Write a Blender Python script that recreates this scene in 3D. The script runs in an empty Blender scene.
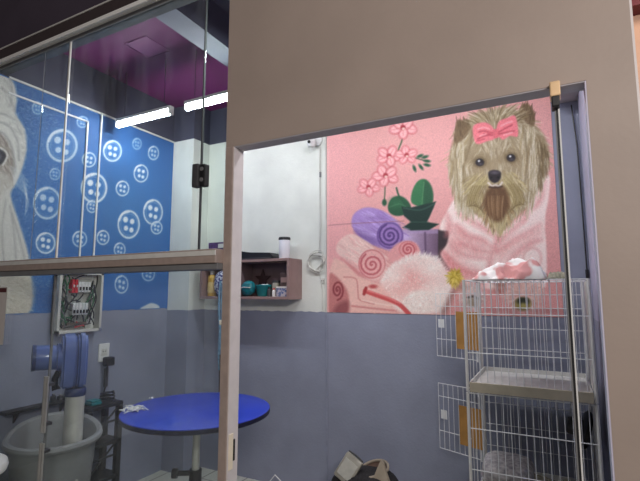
import bpy, bmesh, math, random
import numpy as np
from mathutils import Vector, Matrix, noise as mnoise

random.seed(7)
rng = np.random.default_rng(7)
C = bpy.context.scene.collection
H = 1.5                       # eye height; all "z" below are given relative to the eye and lifted by H
F, CX, CY = 448.0, 320.0, 240.5
PITCH = math.atan(52.5/448.0)
YAW = math.atan(235.0/math.hypot(448.0, 52.5))

# ------------------------------------------------------------------ camera
cam_d = bpy.data.cameras.new('camera')
cam = bpy.data.objects.new('camera', cam_d); C.objects.link(cam)
cam.location = (0, 0, H)
cam.rotation_euler = (math.pi/2 + PITCH, 0, YAW)
cam_d.sensor_width = 36.0
cam_d.lens = F/640.0*36.0
cam_d.clip_start = 0.02
bpy.context.scene.camera = cam

# ------------------------------------------------------------------ materials
def lin(c):
    c = c/255.0
    return c/12.92 if c <= .04045 else ((c+.055)/1.055)**2.4
def rgb(r, g, b, k=1.0):
    return (min(1, lin(r)*k), min(1, lin(g)*k), min(1, lin(b)*k), 1)

def base_mat(name):
    m = bpy.data.materials.new(name); m.use_nodes = True
    nt = m.node_tree
    return m, nt, nt.nodes['Principled BSDF']

def mat(name, col, rough=.6, metal=0.0, var=.12, scale=18, bump=0.0, bscale=120, emit=0.0, alpha=1.0, coat=0.0, trans=0.0):
    m, nt, p = base_mat(name)
    N = nt.nodes; L = nt.links
    p.inputs['Roughness'].default_value = rough
    p.inputs['Metallic'].default_value = metal
    p.inputs['Coat Weight'].default_value = coat
    p.inputs['Transmission Weight'].default_value = trans
    p.inputs['Alpha'].default_value = alpha
    tc = N.new('ShaderNodeTexCoord')
    nz = N.new('ShaderNodeTexNoise'); nz.inputs['Scale'].default_value = scale; nz.inputs['Detail'].default_value = 4
    L.new(tc.outputs['Object'], nz.inputs['Vector'])
    rp = N.new('ShaderNodeValToRGB')
    c0 = [max(0, x*(1-var)) for x in col[:3]]+[1]; c1 = [min(1, x*(1+var)) for x in col[:3]]+[1]
    rp.color_ramp.elements[0].position = .3; rp.color_ramp.elements[1].position = .7
    rp.color_ramp.elements[0].color = c0; rp.color_ramp.elements[1].color = c1
    L.new(nz.outputs['Fac'], rp.inputs['Fac']); L.new(rp.outputs['Color'], p.inputs['Base Color'])
    if bump:
        n2 = N.new('ShaderNodeTexNoise'); n2.inputs['Scale'].default_value = bscale; n2.inputs['Detail'].default_value = 3
        L.new(tc.outputs['Object'], n2.inputs['Vector'])
        b = N.new('ShaderNodeBump'); b.inputs['Strength'].default_value = bump; b.inputs['Distance'].default_value = .004
        L.new(n2.outputs['Fac'], b.inputs['Height']); L.new(b.outputs['Normal'], p.inputs['Normal'])
    if emit:
        p.inputs['Emission Color'].default_value = col
        p.inputs['Emission Strength'].default_value = emit
    return m

def wall_mat(name, low, mid, high, zlow, zhigh, edge=.012, xsplit=None, xcol=None):
    """painted wall: low band, middle band, high band by height, ragged brush edge, roller texture"""
    m, nt, p = base_mat(name); N = nt.nodes; L = nt.links
    p.inputs['Roughness'].default_value = .62
    g = N.new('ShaderNodeNewGeometry'); s = N.new('ShaderNodeSeparateXYZ'); L.new(g.outputs['Position'], s.inputs[0])
    nz = N.new('ShaderNodeTexNoise'); nz.inputs['Scale'].default_value = 14; nz.inputs['Detail'].default_value = 5
    L.new(g.outputs['Position'], nz.inputs['Vector'])
    ma = N.new('ShaderNodeMath'); ma.operation = 'MULTIPLY_ADD'; ma.inputs[1].default_value = edge*2; 
    L.new(nz.outputs['Fac'], ma.inputs[0])
    sub = N.new('ShaderNodeMath'); sub.operation = 'ADD'; sub.inputs[1].default_value = -edge
    L.new(s.outputs['Z'], ma.inputs[2]); L.new(ma.outputs[0], sub.inputs[0])
    def step(sock, v):
        a = N.new('ShaderNodeMath'); a.operation = 'GREATER_THAN'; a.inputs[1].default_value = v
        L.new(sock, a.inputs[0]); return a.outputs[0]
    def tint(col):
        n = N.new('ShaderNodeTexNoise'); n.inputs['Scale'].default_value = 3.5; n.inputs['Detail'].default_value = 6
        L.new(g.outputs['Position'], n.inputs['Vector'])
        r = N.new('ShaderNodeValToRGB')
        r.color_ramp.elements[0].position = .3; r.color_ramp.elements[1].position = .72
        r.color_ramp.elements[0].color = [x*.9 for x in col[:3]]+[1]; r.color_ramp.elements[1].color = [min(1, x*1.08) for x in col[:3]]+[1]
        L.new(n.outputs['Fac'], r.inputs['Fac']); return r.outputs['Color']
    def mix(f, a, b):
        x = N.new('ShaderNodeMix'); x.data_type = 'RGBA'
        L.new(f, x.inputs['Factor']); L.new(a, x.inputs[6]); L.new(b, x.inputs[7]); return x.outputs[2]
    midc = tint(mid)
    if xsplit is not None: midc = mix(step(s.outputs['X'], xsplit), midc, tint(xcol))
    c = mix(step(sub.outputs[0], zlow), tint(low), midc)
    c = mix(step(s.outputs['Z'], zhigh), c, tint(high))
    L.new(c, p.inputs['Base Color'])
    n2 = N.new('ShaderNodeTexNoise'); n2.inputs['Scale'].default_value = 70; n2.inputs['Detail'].default_value = 4
    L.new(g.outputs['Position'], n2.inputs['Vector'])
    b = N.new('ShaderNodeBump'); b.inputs['Strength'].default_value = .22; b.inputs['Distance'].default_value = .006
    L.new(n2.outputs['Fac'], b.inputs['Height']); L.new(b.outputs['Normal'], p.inputs['Normal'])
    return m

def glass_mat(name, smear=.03, tint=(.93, .96, .95), haze=0.0):
    m = bpy.data.materials.new(name); m.use_nodes = True
    nt = m.node_tree; N = nt.nodes; L = nt.links
    N.remove(N['Principled BSDF']); out = N['Material Output']
    tr = N.new('ShaderNodeBsdfTransparent'); tr.inputs[0].default_value = (*tint, 1)
    gl = N.new('ShaderNodeBsdfGlossy'); gl.inputs['Roughness'].default_value = .01
    lw = N.new('ShaderNodeLayerWeight'); lw.inputs['Blend'].default_value = .5
    pw = N.new('ShaderNodeMath'); pw.operation = 'POWER'; pw.inputs[1].default_value = 5; L.new(lw.outputs['Facing'], pw.inputs[0])
    fr = N.new('ShaderNodeMath'); fr.operation = 'MULTIPLY_ADD'; fr.inputs[1].default_value = .9; fr.inputs[2].default_value = .035; L.new(pw.outputs[0], fr.inputs[0])
    mx = N.new('ShaderNodeMixShader'); L.new(fr.outputs[0], mx.inputs[0]); L.new(tr.outputs[0], mx.inputs[1]); L.new(gl.outputs[0], mx.inputs[2])
    df = N.new('ShaderNodeBsdfTranslucent'); df.inputs[0].default_value = (.8, .82, .85, 1)
    tc = N.new('ShaderNodeNewGeometry'); mp = N.new('ShaderNodeMapping'); mp.inputs['Scale'].default_value = (9, 9, 1.1)
    L.new(tc.outputs['Position'], mp.inputs['Vector'])
    nz = N.new('ShaderNodeTexNoise'); nz.inputs['Scale'].default_value = 3; nz.inputs['Detail'].default_value = 6; nz.inputs['Roughness'].default_value = .7
    L.new(mp.outputs[0], nz.inputs['Vector'])
    rp = N.new('ShaderNodeMapRange'); rp.inputs['From Min'].default_value = .45; rp.inputs['From Max'].default_value = .8
    rp.inputs['To Min'].default_value = haze; rp.inputs['To Max'].default_value = smear
    L.new(nz.outputs['Fac'], rp.inputs['Value'])
    m2 = N.new('ShaderNodeMixShader'); L.new(rp.outputs[0], m2.inputs[0]); L.new(mx.outputs[0], m2.inputs[1]); L.new(df.outputs[0], m2.inputs[2])
    L.new(m2.outputs[0], out.inputs['Surface'])
    return m

def painted_mat(name, attr='paint', rough=.7):
    m, nt, p = base_mat(name); N = nt.nodes; L = nt.links
    p.inputs['Roughness'].default_value = rough
    a = N.new('ShaderNodeAttribute'); a.attribute_name = attr
    g = N.new('ShaderNodeNewGeometry')
    n = N.new('ShaderNodeTexNoise'); n.inputs['Scale'].default_value = 160; n.inputs['Detail'].default_value = 3
    L.new(g.outputs['Position'], n.inputs['Vector'])
    mr = N.new('ShaderNodeMapRange'); mr.inputs['From Min'].default_value = .3; mr.inputs['From Max'].default_value = .7
    mr.inputs['To Min'].default_value = .9; mr.inputs['To Max'].default_value = 1.1; L.new(n.outputs['Fac'], mr.inputs['Value'])
    x = N.new('ShaderNodeVectorMath'); x.operation = 'SCALE'; L.new(a.outputs['Color'], x.inputs[0]); L.new(mr.outputs[0], x.inputs['Scale'])
    L.new(x.outputs[0], p.inputs['Base Color'])
    n2 = N.new('ShaderNodeTexNoise'); n2.inputs['Scale'].default_value = 75; n2.inputs['Detail'].default_value = 4
    L.new(g.outputs['Position'], n2.inputs['Vector'])
    b = N.new('ShaderNodeBump'); b.inputs['Strength'].default_value = .25; b.inputs['Distance'].default_value = .006
    L.new(n2.outputs['Fac'], b.inputs['Height']); L.new(b.outputs['Normal'], p.inputs['Normal'])
    return m

BLUEGREY = rgb(141, 145, 164)
M = dict(
 tan=mat('tan_wall_paint', rgb(168, 152, 143), .55, var=.05, scale=4, bump=.12, bscale=60),
 soffit=mat('grey_soffit_paint', rgb(176, 172, 178), .6, var=.06, bump=.1),
 liner=mat('off_white_jamb_paint', rgb(222, 214, 214), .5, var=.05, bump=.08),
 liner_r=mat('lavender_jamb_paint', rgb(206, 201, 222), .5, var=.06, bump=.08),
 brown_alu=mat('brown_bronze_aluminium', rgb(174, 156, 148), .45, .1, var=.08, scale=30),
 dark_wall=mat('dark_plum_wall_paint', rgb(78, 68, 82), .7, var=.1, scale=5, bump=.1),
 alu=mat('bright_aluminium', rgb(232, 230, 226), .35, .15, var=.06),
 chrome=mat('brushed_steel', rgb(222, 220, 214), .3, .45, var=.06),
 steel=mat('handle_steel', rgb(176, 175, 173), .28, .5, var=.08),
 white=mat('white_plastic', rgb(226, 226, 226), .4, var=.03),
 offwhite=mat('off_white_plastic', rgb(206, 204, 198), .5, var=.06),
 ceil=mat('plum_purple_ceiling_paint', rgb(102, 22, 86), .6, var=.08, scale=5, bump=.08),
 ceil_panel=mat('plum_hatch_paint', rgb(122, 54, 106), .5, var=.05),
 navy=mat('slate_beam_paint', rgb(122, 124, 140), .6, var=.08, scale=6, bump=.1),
 navy_d=mat('navy_ceiling_and_flank_shade', rgb(58, 56, 82), .6, var=.08, scale=6, bump=.1),
 floor=None,
 black=mat('black_plastic', rgb(26, 26, 29), .45, var=.2),
 blackm=mat('black_metal', rgb(22, 22, 25), .5, .2, var=.2),
 grey=mat('mid_grey_plastic', rgb(120, 120, 122), .5, var=.08),
 dgrey=mat('dark_grey_plastic', rgb(66, 66, 70), .5, var=.1),
 tub=mat('grey_moulded_plastic', rgb(142, 143, 145), .38, var=.06, scale=6),
 dryer=mat('blue_enamel', rgb(88, 106, 164), .32, var=.07, coat=.3),
 dryer_d=mat('dark_blue_enamel', rgb(48, 58, 98), .4, var=.07),
 table=mat('cobalt_blue_laminate', rgb(40, 66, 190), .3, var=.05, scale=8),
 table_e=mat('dark_navy_edging', rgb(22, 24, 52), .5, var=.1),
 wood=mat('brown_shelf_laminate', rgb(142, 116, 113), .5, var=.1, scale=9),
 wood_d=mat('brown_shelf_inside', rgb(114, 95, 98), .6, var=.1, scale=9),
 teal=mat('teal_plastic', rgb(28, 122, 128), .35, var=.12),
 yellow=mat('mustard_bottle_plastic', rgb(190, 150, 62), .4, var=.08),
 red=mat('red_plastic', rgb(196, 40, 52), .4, var=.08),
 green=mat('green_wire_insulation', rgb(40, 104, 66), .5, var=.1),
 wire=mat('galvanised_cage_wire', rgb(226, 226, 228), .35, .1, var=.1),
 post=mat('grey_cage_post', rgb(214, 212, 210), .45, .05, var=.08),
 tray=mat('pale_cage_tray', rgb(206, 204, 200), .5, var=.09, scale=12),
 trayl=mat('beige_tray_lip', rgb(178, 168, 150), .55, var=.12, scale=14),
 board=mat('orange_brown_hardboard', rgb(176, 128, 66), .6, var=.14, scale=14),
 paper=mat('white_paper', rgb(214, 206, 202), .8, var=.03),
 paperh=mat('dark_red_print', rgb(92, 44, 48), .8, var=.05),
 beige=mat('beige_binding', rgb(150, 138, 122), .7, var=.1),
 bag=mat('black_mesh_fabric', rgb(34, 32, 34), .85, var=.5, scale=90, bump=.5, bscale=200),
 baglin=mat('brown_lining', rgb(112, 88, 76), .85, var=.15),
 pouch=mat('grey_vinyl', rgb(150, 146, 136), .3, var=.12, scale=25),
 leash=mat('pale_blue_webbing', rgb(112, 146, 172), .8, var=.3, scale=40),
 peach=mat('peach_wall_paint', rgb(214, 172, 146), .6, var=.05, bump=.08),
 darkred=mat('dark_red_paint', rgb(104, 16, 34), .5, var=.06),
 cream=mat('cream_latch_metal', rgb(248, 234, 212), .35, .0, var=.05),
 orange=mat('brass_clip', rgb(240, 204, 160), .3, .1, var=.12),
 violet=mat('violet_carton', rgb(84, 56, 104), .5, var=.5, scale=60),
)
def pattern_mat(name, a, b, scale, rough=.7, lo=.46, hi=.54):
    m, nt, p = base_mat(name); N = nt.nodes; L = nt.links
    p.inputs['Roughness'].default_value = rough
    tc = N.new('ShaderNodeTexCoord'); n = N.new('ShaderNodeTexNoise'); n.inputs['Scale'].default_value = scale; n.inputs['Detail'].default_value = 2
    L.new(tc.outputs['Object'], n.inputs['Vector'])
    r = N.new('ShaderNodeValToRGB'); r.color_ramp.elements[0].position = lo; r.color_ramp.elements[1].position = hi
    r.color_ramp.elements[0].color = a; r.color_ramp.elements[1].color = b
    L.new(n.outputs['Fac'], r.inputs['Fac']); L.new(r.outputs['Color'], p.inputs['Base Color'])
    return m
M['pouch_blue'] = pattern_mat('blue_white_print', rgb(52, 58, 120), rgb(206, 208, 222), 55)
M['print_box'] = pattern_mat('grey_blue_print', rgb(86, 100, 140), rgb(176, 168, 178), 60)
M['towel'] = pattern_mat('white_pink_towel', rgb(212, 150, 148), rgb(236, 230, 228), 9, .9, .40, .47)
M['lining'] = pattern_mat('speckled_cushion', rgb(150, 146, 150), rgb(206, 200, 200), 45, .9, .3, .7)

def tile_mat():
    m, nt, p = base_mat('pale_floor_tile'); N = nt.nodes; L = nt.links
    p.inputs['Roughness'].default_value = .3
    g = N.new('ShaderNodeNewGeometry'); br = N.new('ShaderNodeTexBrick')
    br.offset = 0; br.inputs['Scale'].default_value = 1.0; br.inputs['Mortar Size'].default_value = .006
    br.inputs['Brick Width'].default_value = .33; br.inputs['Row Height'].default_value = .33
    br.inputs['Color1'].default_value = rgb(196, 196, 186); br.inputs['Color2'].default_value = rgb(188, 188, 178); br.inputs['Mortar'].default_value = rgb(120, 116, 108)
    L.new(g.outputs['Position'], br.inputs['Vector']); L.new(br.outputs['Color'], p.inputs['Base Color'])
    return m
M['floor'] = tile_mat()
M['glass'] = glass_mat('clear_partition_glass', .03, haze=.003)
M['glass_low'] = glass_mat('clear_lower_glass', .06, haze=.025)
M['glass_door'] = glass_mat('tempered_door_glass', .0, (.9, .95, .93))
def emis(name, col, s):
    m = bpy.data.materials.new(name); m.use_nodes = True; N = m.node_tree.nodes
    N.remove(N['Principled BSDF']); e = N.new('ShaderNodeEmission'); e.inputs[0].default_value = col; e.inputs[1].default_value = s
    m.node_tree.links.new(e.outputs[0], N['Material Output'].inputs['Surface']); return m
M['led'] = emis('cool_white_led', (.93, .97, 1.0, 1), 70)

# ------------------------------------------------------------------ mesh builder
class MB:
    def __init__(s): s.v = []; s.f = []
    def add(s, vs, fs):
        o = len(s.v); s.v += [tuple(x) for x in vs]; s.f += [tuple(i+o for i in q) for q in fs]; return s
    def box(s, x0, x1, y0, y1, z0, z1, b=0.0, mtx=None):
        bm = bmesh.new(); bmesh.ops.create_cube(bm, size=1)
        for v in bm.verts: v.co = Vector(((x0+x1)/2+v.co.x*(x1-x0), (y0+y1)/2+v.co.y*(y1-y0), (z0+z1)/2+v.co.z*(z1-z0)))
        if b:
            b = min(b, .45*min(abs(x1-x0), abs(y1-y0), abs(z1-z0)))
            bmesh.ops.bevel(bm, geom=bm.edges[:], offset=b, segments=2, affect='EDGES', profile=.5)
        return s.bm(bm, mtx)
    def bm(s, bm, mtx=None):
        if mtx is not None: bm.transform(mtx)
        bm.verts.index_update(); s.add([v.co[:] for v in bm.verts], [[v.index for v in f.verts] for f in bm.faces]); bm.free(); return s
    def tube(s, pts, r, n=8, cap=True, closed=False):
        P = [Vector(p) for p in pts]; R = r if isinstance(r, (list, tuple)) else [r]*len(P)
        ref = None; vs = []; fs = []; m = len(P)
        for i, p in enumerate(P):
            if closed: t = P[(i+1) % m]-P[i-1]
            else: t = P[min(i+1, m-1)]-P[max(i-1, 0)]
            t = t.normalized() if t.length > 1e-9 else Vector((0, 0, 1))
            if ref is None: ref = t.orthogonal().normalized()
            else:
                ref = ref-t*ref.dot(t); ref = ref.normalized() if ref.length > 1e-6 else t.orthogonal().normalized()
            q = t.cross(ref)
            for k in range(n):
                a = 2*math.pi*k/n; vs.append(p+(ref*math.cos(a)+q*math.sin(a))*R[i])
        for i in range(m if closed else m-1):
            j = (i+1) % m
            for k in range(n):
                l = (k+1) % n; fs.append((i*n+k, i*n+l, j*n+l, j*n+k))
        if cap and not closed: fs += [tuple(range(n))[::-1], tuple(range((m-1)*n, m*n))]
        return s.add(vs, fs)
    def lathe(s, prof, c=(0, 0, 0), n=32, sx=1, sy=1, mtx=None):
        vs = []; fs = []; c = Vector(c)
        for r, z in prof:
            for k in range(n):
                a = 2*math.pi*k/n; p = Vector((r*math.cos(a)*sx, r*math.sin(a)*sy, z))
                if mtx is not None: p = mtx @ p
                vs.append(p+c)
        for i in range(len(prof)-1):
            for k in range(n):
                l = (k+1) % n; fs.append((i*n+k, i*n+l, (i+1)*n+l, (i+1)*n+k))
        if prof[0][0] > 1e-6: fs.append(tuple(range(n))[::-1])
        if prof[-1][0] > 1e-6: fs.append(tuple(range((len(prof)-1)*n, len(prof)*n)))
        return s.add(vs, fs)
    def prism(s, poly, origin, ax, ay, depth):
        """poly (2-D) in the plane ax, ay, extruded by the vector depth"""
        o, ax, ay, d = Vector(origin), Vector(ax), Vector(ay), Vector(depth); n = len(poly)
        A = [o+ax*p[0]+ay*p[1] for p in poly]; B = [a+d for a in A]
        return s.add(A+B, [tuple(range(n))[::-1], tuple(range(n, 2*n))]+[(i, (i+1) % n, n+(i+1) % n, n+i) for i in range(n)])
    def build(s, name, m, parent=None, smooth=False):
        me = bpy.data.meshes.new(name); me.from_pydata([(x, y, z+H) for x, y, z in s.v], [], s.f)
        bm = bmesh.new(); bm.from_mesh(me); bmesh.ops.remove_doubles(bm, verts=bm.verts, dist=1e-6); bmesh.ops.recalc_face_normals(bm, faces=bm.faces); bm.to_mesh(me); bm.free()
        me.materials.append(m)
        if smooth:
            for p in me.polygons: p.use_smooth = True
            me.set_sharp_from_angle(angle=math.radians(40))
        o = bpy.data.objects.new(name, me); C.objects.link(o)
        if parent is not None:
            o.parent = parent; o.matrix_parent_inverse = Matrix.Translation(-world_loc(parent))
        return o
def world_loc(o):
    l = Vector(o.location)
    if o.type == 'MESH' and o.parent is not None: return Vector((0, 0, 0))+world_loc(o.parent) if False else Vector((0, 0, 0))
    return l

def tag(o, label, cat, group=None):
    o['label'] = label; o['category'] = cat
    if group: o['group'] = group
    return o
def thing(name, loc, label, cat, group=None):
    o = bpy.data.objects.new(name, None); C.objects.link(o); o.empty_display_size = .05
    o.location = (loc[0], loc[1], loc[2]+H)
    return tag(o, label, cat, group)
def struct(o, stuff='structure'):
    o['kind'] = stuff; return o
def dup(root, delta, label=None, group=None):
    r = root.copy(); C.objects.link(r); r.location = Vector(root.location)+Vector(delta)
    if label: r['label'] = label
    if group: r['group'] = group
    def kids(o, c):
        for ch in o.children:
            k = ch.copy(); C.objects.link(k); k.parent = c; k.matrix_parent_inverse = ch.matrix_parent_inverse.copy(); kids(ch, k)
    kids(root, r)
    return r
B = lambda *a, **k: MB().box(*a, **k)
def lab(o, t): o['label'] = t; return o

# ------------------------------------------------------------------ pixel rays (only for laying out the paintings and small fittings on planes of known depth)
def ray(u, v):
    a = [(u-CX)/F, 1.0, -(v-CY)/F]
    c, s = math.cos(PITCH), math.sin(PITCH); a = [a[0], a[1]*c-a[2]*s, a[1]*s+a[2]*c]
    c, s = math.cos(YAW), math.sin(YAW); return Vector((a[0]*c-a[1]*s, a[0]*s+a[1]*c, a[2]))
def onX(u, v, X): r = ray(u, v); return r*(X/r[0])
def onY(u, v, Y): r = ray(u, v); return r*(Y/r[1])
def onZ(u, v, Z): r = ray(u, v); return r*(Z/r[2])
def proj_np(x, y, z):
    c, s = math.cos(-YAW), math.sin(-YAW); x, y = x*c-y*s, x*s+y*c
    c, s = math.cos(-PITCH), math.sin(-PITCH); y, z = y*c-z*s, y*s+z*c
    return CX+F*x/y, CY-F*z/y

# ================================================================== THE SETTING
XL, XR, YB, YP, YI = -3.06, .193, 3.15, 1.45, 1.515     # left wall, right wall, back wall, partition front / inside faces
ZF, ZC = -1.5, 1.72
PAINT = -.147
low, mid, top = BLUEGREY, rgb(222, 224, 218), rgb(62, 62, 80)
wl = wall_mat('left_wall_paint', low, rgb(60, 112, 176), top, PAINT+.012+H, 1.386+H)
wb = wall_mat('back_wall_paint', low, mid, top, PAINT+H, 1.386+H, xsplit=.03, xcol=BLUEGREY)
wr = wall_mat('right_wall_paint', rgb(150, 150, 170), rgb(176, 174, 196), rgb(170, 168, 190), PAINT+H, 1.3+H)
struct(B(XL-.1, XL, 1.462, YB+.1, ZF, ZC+.1).build('wall_left', wl))
struct(B(XL, .30, YB, YB+.1, ZF, ZC+.1).build('wall_back', wb))
struct(B(XR, .225, YI, YB, ZF, ZC+.1).build('wall_right', wr))
struct(B(XL, -2.815, 2.94, YB, ZF, ZC).build('wall_corner_column', wb))
struct(B(-4.2, 2.2, -2.2, YB, ZF-.1, ZF).build('floor', M['floor']))
cl = struct(B(XL, -1.86, YI, YB, ZC, ZC+.1).build('ceiling', M['ceil']))
struct(B(-1.86, XR, YI, YB, ZC, ZC+.1).build('ceiling_right', M['navy_d']))
# ceiling beam: pale underside, shade of the unlit flank put in as darker navy
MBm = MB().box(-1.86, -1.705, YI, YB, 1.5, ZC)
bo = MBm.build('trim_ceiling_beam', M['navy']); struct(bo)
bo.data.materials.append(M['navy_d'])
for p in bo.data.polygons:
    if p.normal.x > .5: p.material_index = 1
struct(B(.045, XR, 2.98, YB, 1.205, 1.385, b=.004).build('trim_lintel', mat('light_grey_lintel_paint', rgb(168, 160, 162), .6, var=.05)))
struct(B(XL, XL+.008, YI, 2.94, 1.379, 1.393).build('trim_mural_top', M['offwhite']))
# hatch in the ceiling
hp = thing('ceiling_hatch', (-2.45, 2.075, ZC), 'square flush hatch panel in the purple ceiling', 'hatch')
B(-2.55, -2.35, 1.975, 2.175, ZC-.003, ZC, b=.001).build('hatch_panel', M['ceil_panel'], hp)
MB().tube([(-2.555, 1.97, ZC-.004), (-2.345, 1.97, ZC-.004), (-2.345, 2.18, ZC-.004), (-2.555, 2.18, ZC-.004)], .002, 6, closed=True).build('hatch_frame', M['ceil_panel'], hp)
# front wall: header, right pier, slim left pier
ZH = .612
fw = MB().box(-1.205, .23, YP, YI, ZH, 2.35).box(.113, .23, YP, YI, ZF, ZH)
fo = fw.build('wall_front', M['tan']); struct(fo)
struct(B(-1.204, -1.165, YP-.004, YI-.004, ZF, ZH, b=.002).build('trim_left_post', M['brown_alu']))
struct(B(-1.165, -1.161, YP+.001, YI-.001, ZF, ZH-.001).build('trim_left_reveal', M['liner']))
struct(B(.109, .113, YP+.001, YI-.001, ZF, ZH-.001).build('trim_right_reveal', M['liner_r']))
struct(B(-1.161, .109, YP+.002, YI-.001, ZH-.004, ZH).build('trim_header_soffit', M['soffit']))
struct(B(.2301, .236, YP, YI, ZF, 2.35).build('trim_wall_end', M['liner']))
# dark wall above the glazed partition, then brown fascia, bright track
struct(B(-4.2, -1.205, YP, YI, 1.515, 2.35).build('wall_above_glazing', M['dark_wall']))
struct(B(-4.2, -1.205, YP-.03, YI, 1.445, 1.512).build('trim_fascia', mat('dark_brown_fascia', rgb(68, 57, 58), .5, var=.08, scale=30)))
struct(B(-4.2, -1.205, YP-.034, YP-.028, 1.508, 1.516).build('trim_fascia_bead', M['alu']))
struct(B(-4.2, -1.205, YP-.036, YP+.02, 1.418, 1.440, b=.003).build('trim_track', mat('white_track_aluminium', rgb(254, 253, 250), .3, var=.01)))
struct(B(XL-.1, -1.205, YP-.006, YI-.01, 1.396, 1.42).build('trim_track_channel', M['dgrey']))
struct(B(XL-.1, -1.205, YP-.010, YP-.004, 1.392, 1.398).build('trim_glazing_bead', M['grey']))
# transom rail
struct(B(XL-.1, -1.204, YP-.05, YI-.01, .121, .179, b=.004).build('trim_transom_rail', M['brown_alu']))
struct(B(XL-.1, -1.204, YP-.038, YI-.02, .096, .121, b=.002).build('trim_transom_glazing_bar', M['grey']))
struct(B(XL-.1, -1.204, YP-.053, YP-.049, .152, .172).build('trim_transom_highlight', M['alu']))
# mullion and glass joints
XM = -2.322
struct(B(XM-.006, XM+.004, YP-.006, YP+.002, .179, 1.398, b=.001).build('trim_mullion', M['alu']))
XJ = -1.342
struct(B(XJ-.0028, XJ+.0028, YP-.001, YP+.009, .179, 1.396).build('trim_dark_glass_joint', M['dgrey']))
struct(B(-2.5610, -2.5595, YP-.001, YP+.001, .179, 1.396).build('trim_pale_glass_joint', M['grey']))
struct(B(XM-.003, XM+.003, YP-.002, YP+.010, ZF, .096).build('trim_lower_glass_joint', M['grey']))
for i, (a, b, z0, z1, mm) in enumerate([(XL-.05, -2.562, .179, 1.396, 'glass'), (-2.558, XM-.007, .179, 1.396, 'glass'), (XM+.007, XJ-.004, .179, 1.396, 'glass'), (XJ+.004, -1.2045, .179, 1.396, 'glass_door'),
                                       (XL-.05, XM-.003, ZF+.02, .096, 'glass_low'), (XM+.003, -1.2045, ZF+.02, .096, 'glass_low')]):
    struct(B(a, b, YP, YP+.008, z0, z1).build('window_%d' % (i+1), M[mm]))
# beyond the right end of the wall
struct(B(.225, 1.8, 2.6, 2.7, ZF, 2.35).build('wall_beyond', M['peach']))
struct(B(.24, 1.8, 2.5, 2.6, 1.385, 2.35).build('trim_red_band', M['darkred']))

# glass door, opened inwards so that its edge faces the room's entrance
gd = struct(bpy.data.objects.new('door_1', None)); C.objects.link(gd); gd.location = (.036, 1.45, ZF+H)
dirv = Vector((.036, 1.45, 0)).normalized()
rot = Matrix.Translation(Vector((.036, 1.465, 0))) @ Matrix.Rotation(-math.atan2(.036, 1.45), 4, 'Z')
MB().box(-.004, .004, 0, .84, ZF+.02, .585, mtx=rot).build('glass_pane', M['glass_door'], gd)
for nm, x0, x1, mm in (('edge_strip', -.0085, -.0045, 'grey'), ('gasket', -.0045, .0015, 'black'), ('edge_strip', .0015, .0055, 'white')):
    MB().box(x0, x1, -.016, -.001, ZF+.02, .575, mtx=rot).build(nm, M[mm], gd)
pc = MB().box(.018, .046, 1.425, 1.475, .572, .618, b=.004).build('pivot_clip', M['orange'], gd)
MB().box(.021, .042, 1.423, 1.470, .540, .572, b=.003).build('pivot_block', M['black'], gd)
# strike plate on the left reveal
sp = thing('strike_plate', (-1.16, 1.48, -.615), 'cream metal strike plate low on the left door jamb', 'strike plate')
B(-1.161, -1.158, 1.456, 1.482, -.685, -.550, b=.001).build('plate', M['cream'], sp)
B(-1.1615, -1.157, 1.482, 1.492, -.655, -.575).build('bolt_hole', M['black'], sp)

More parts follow.
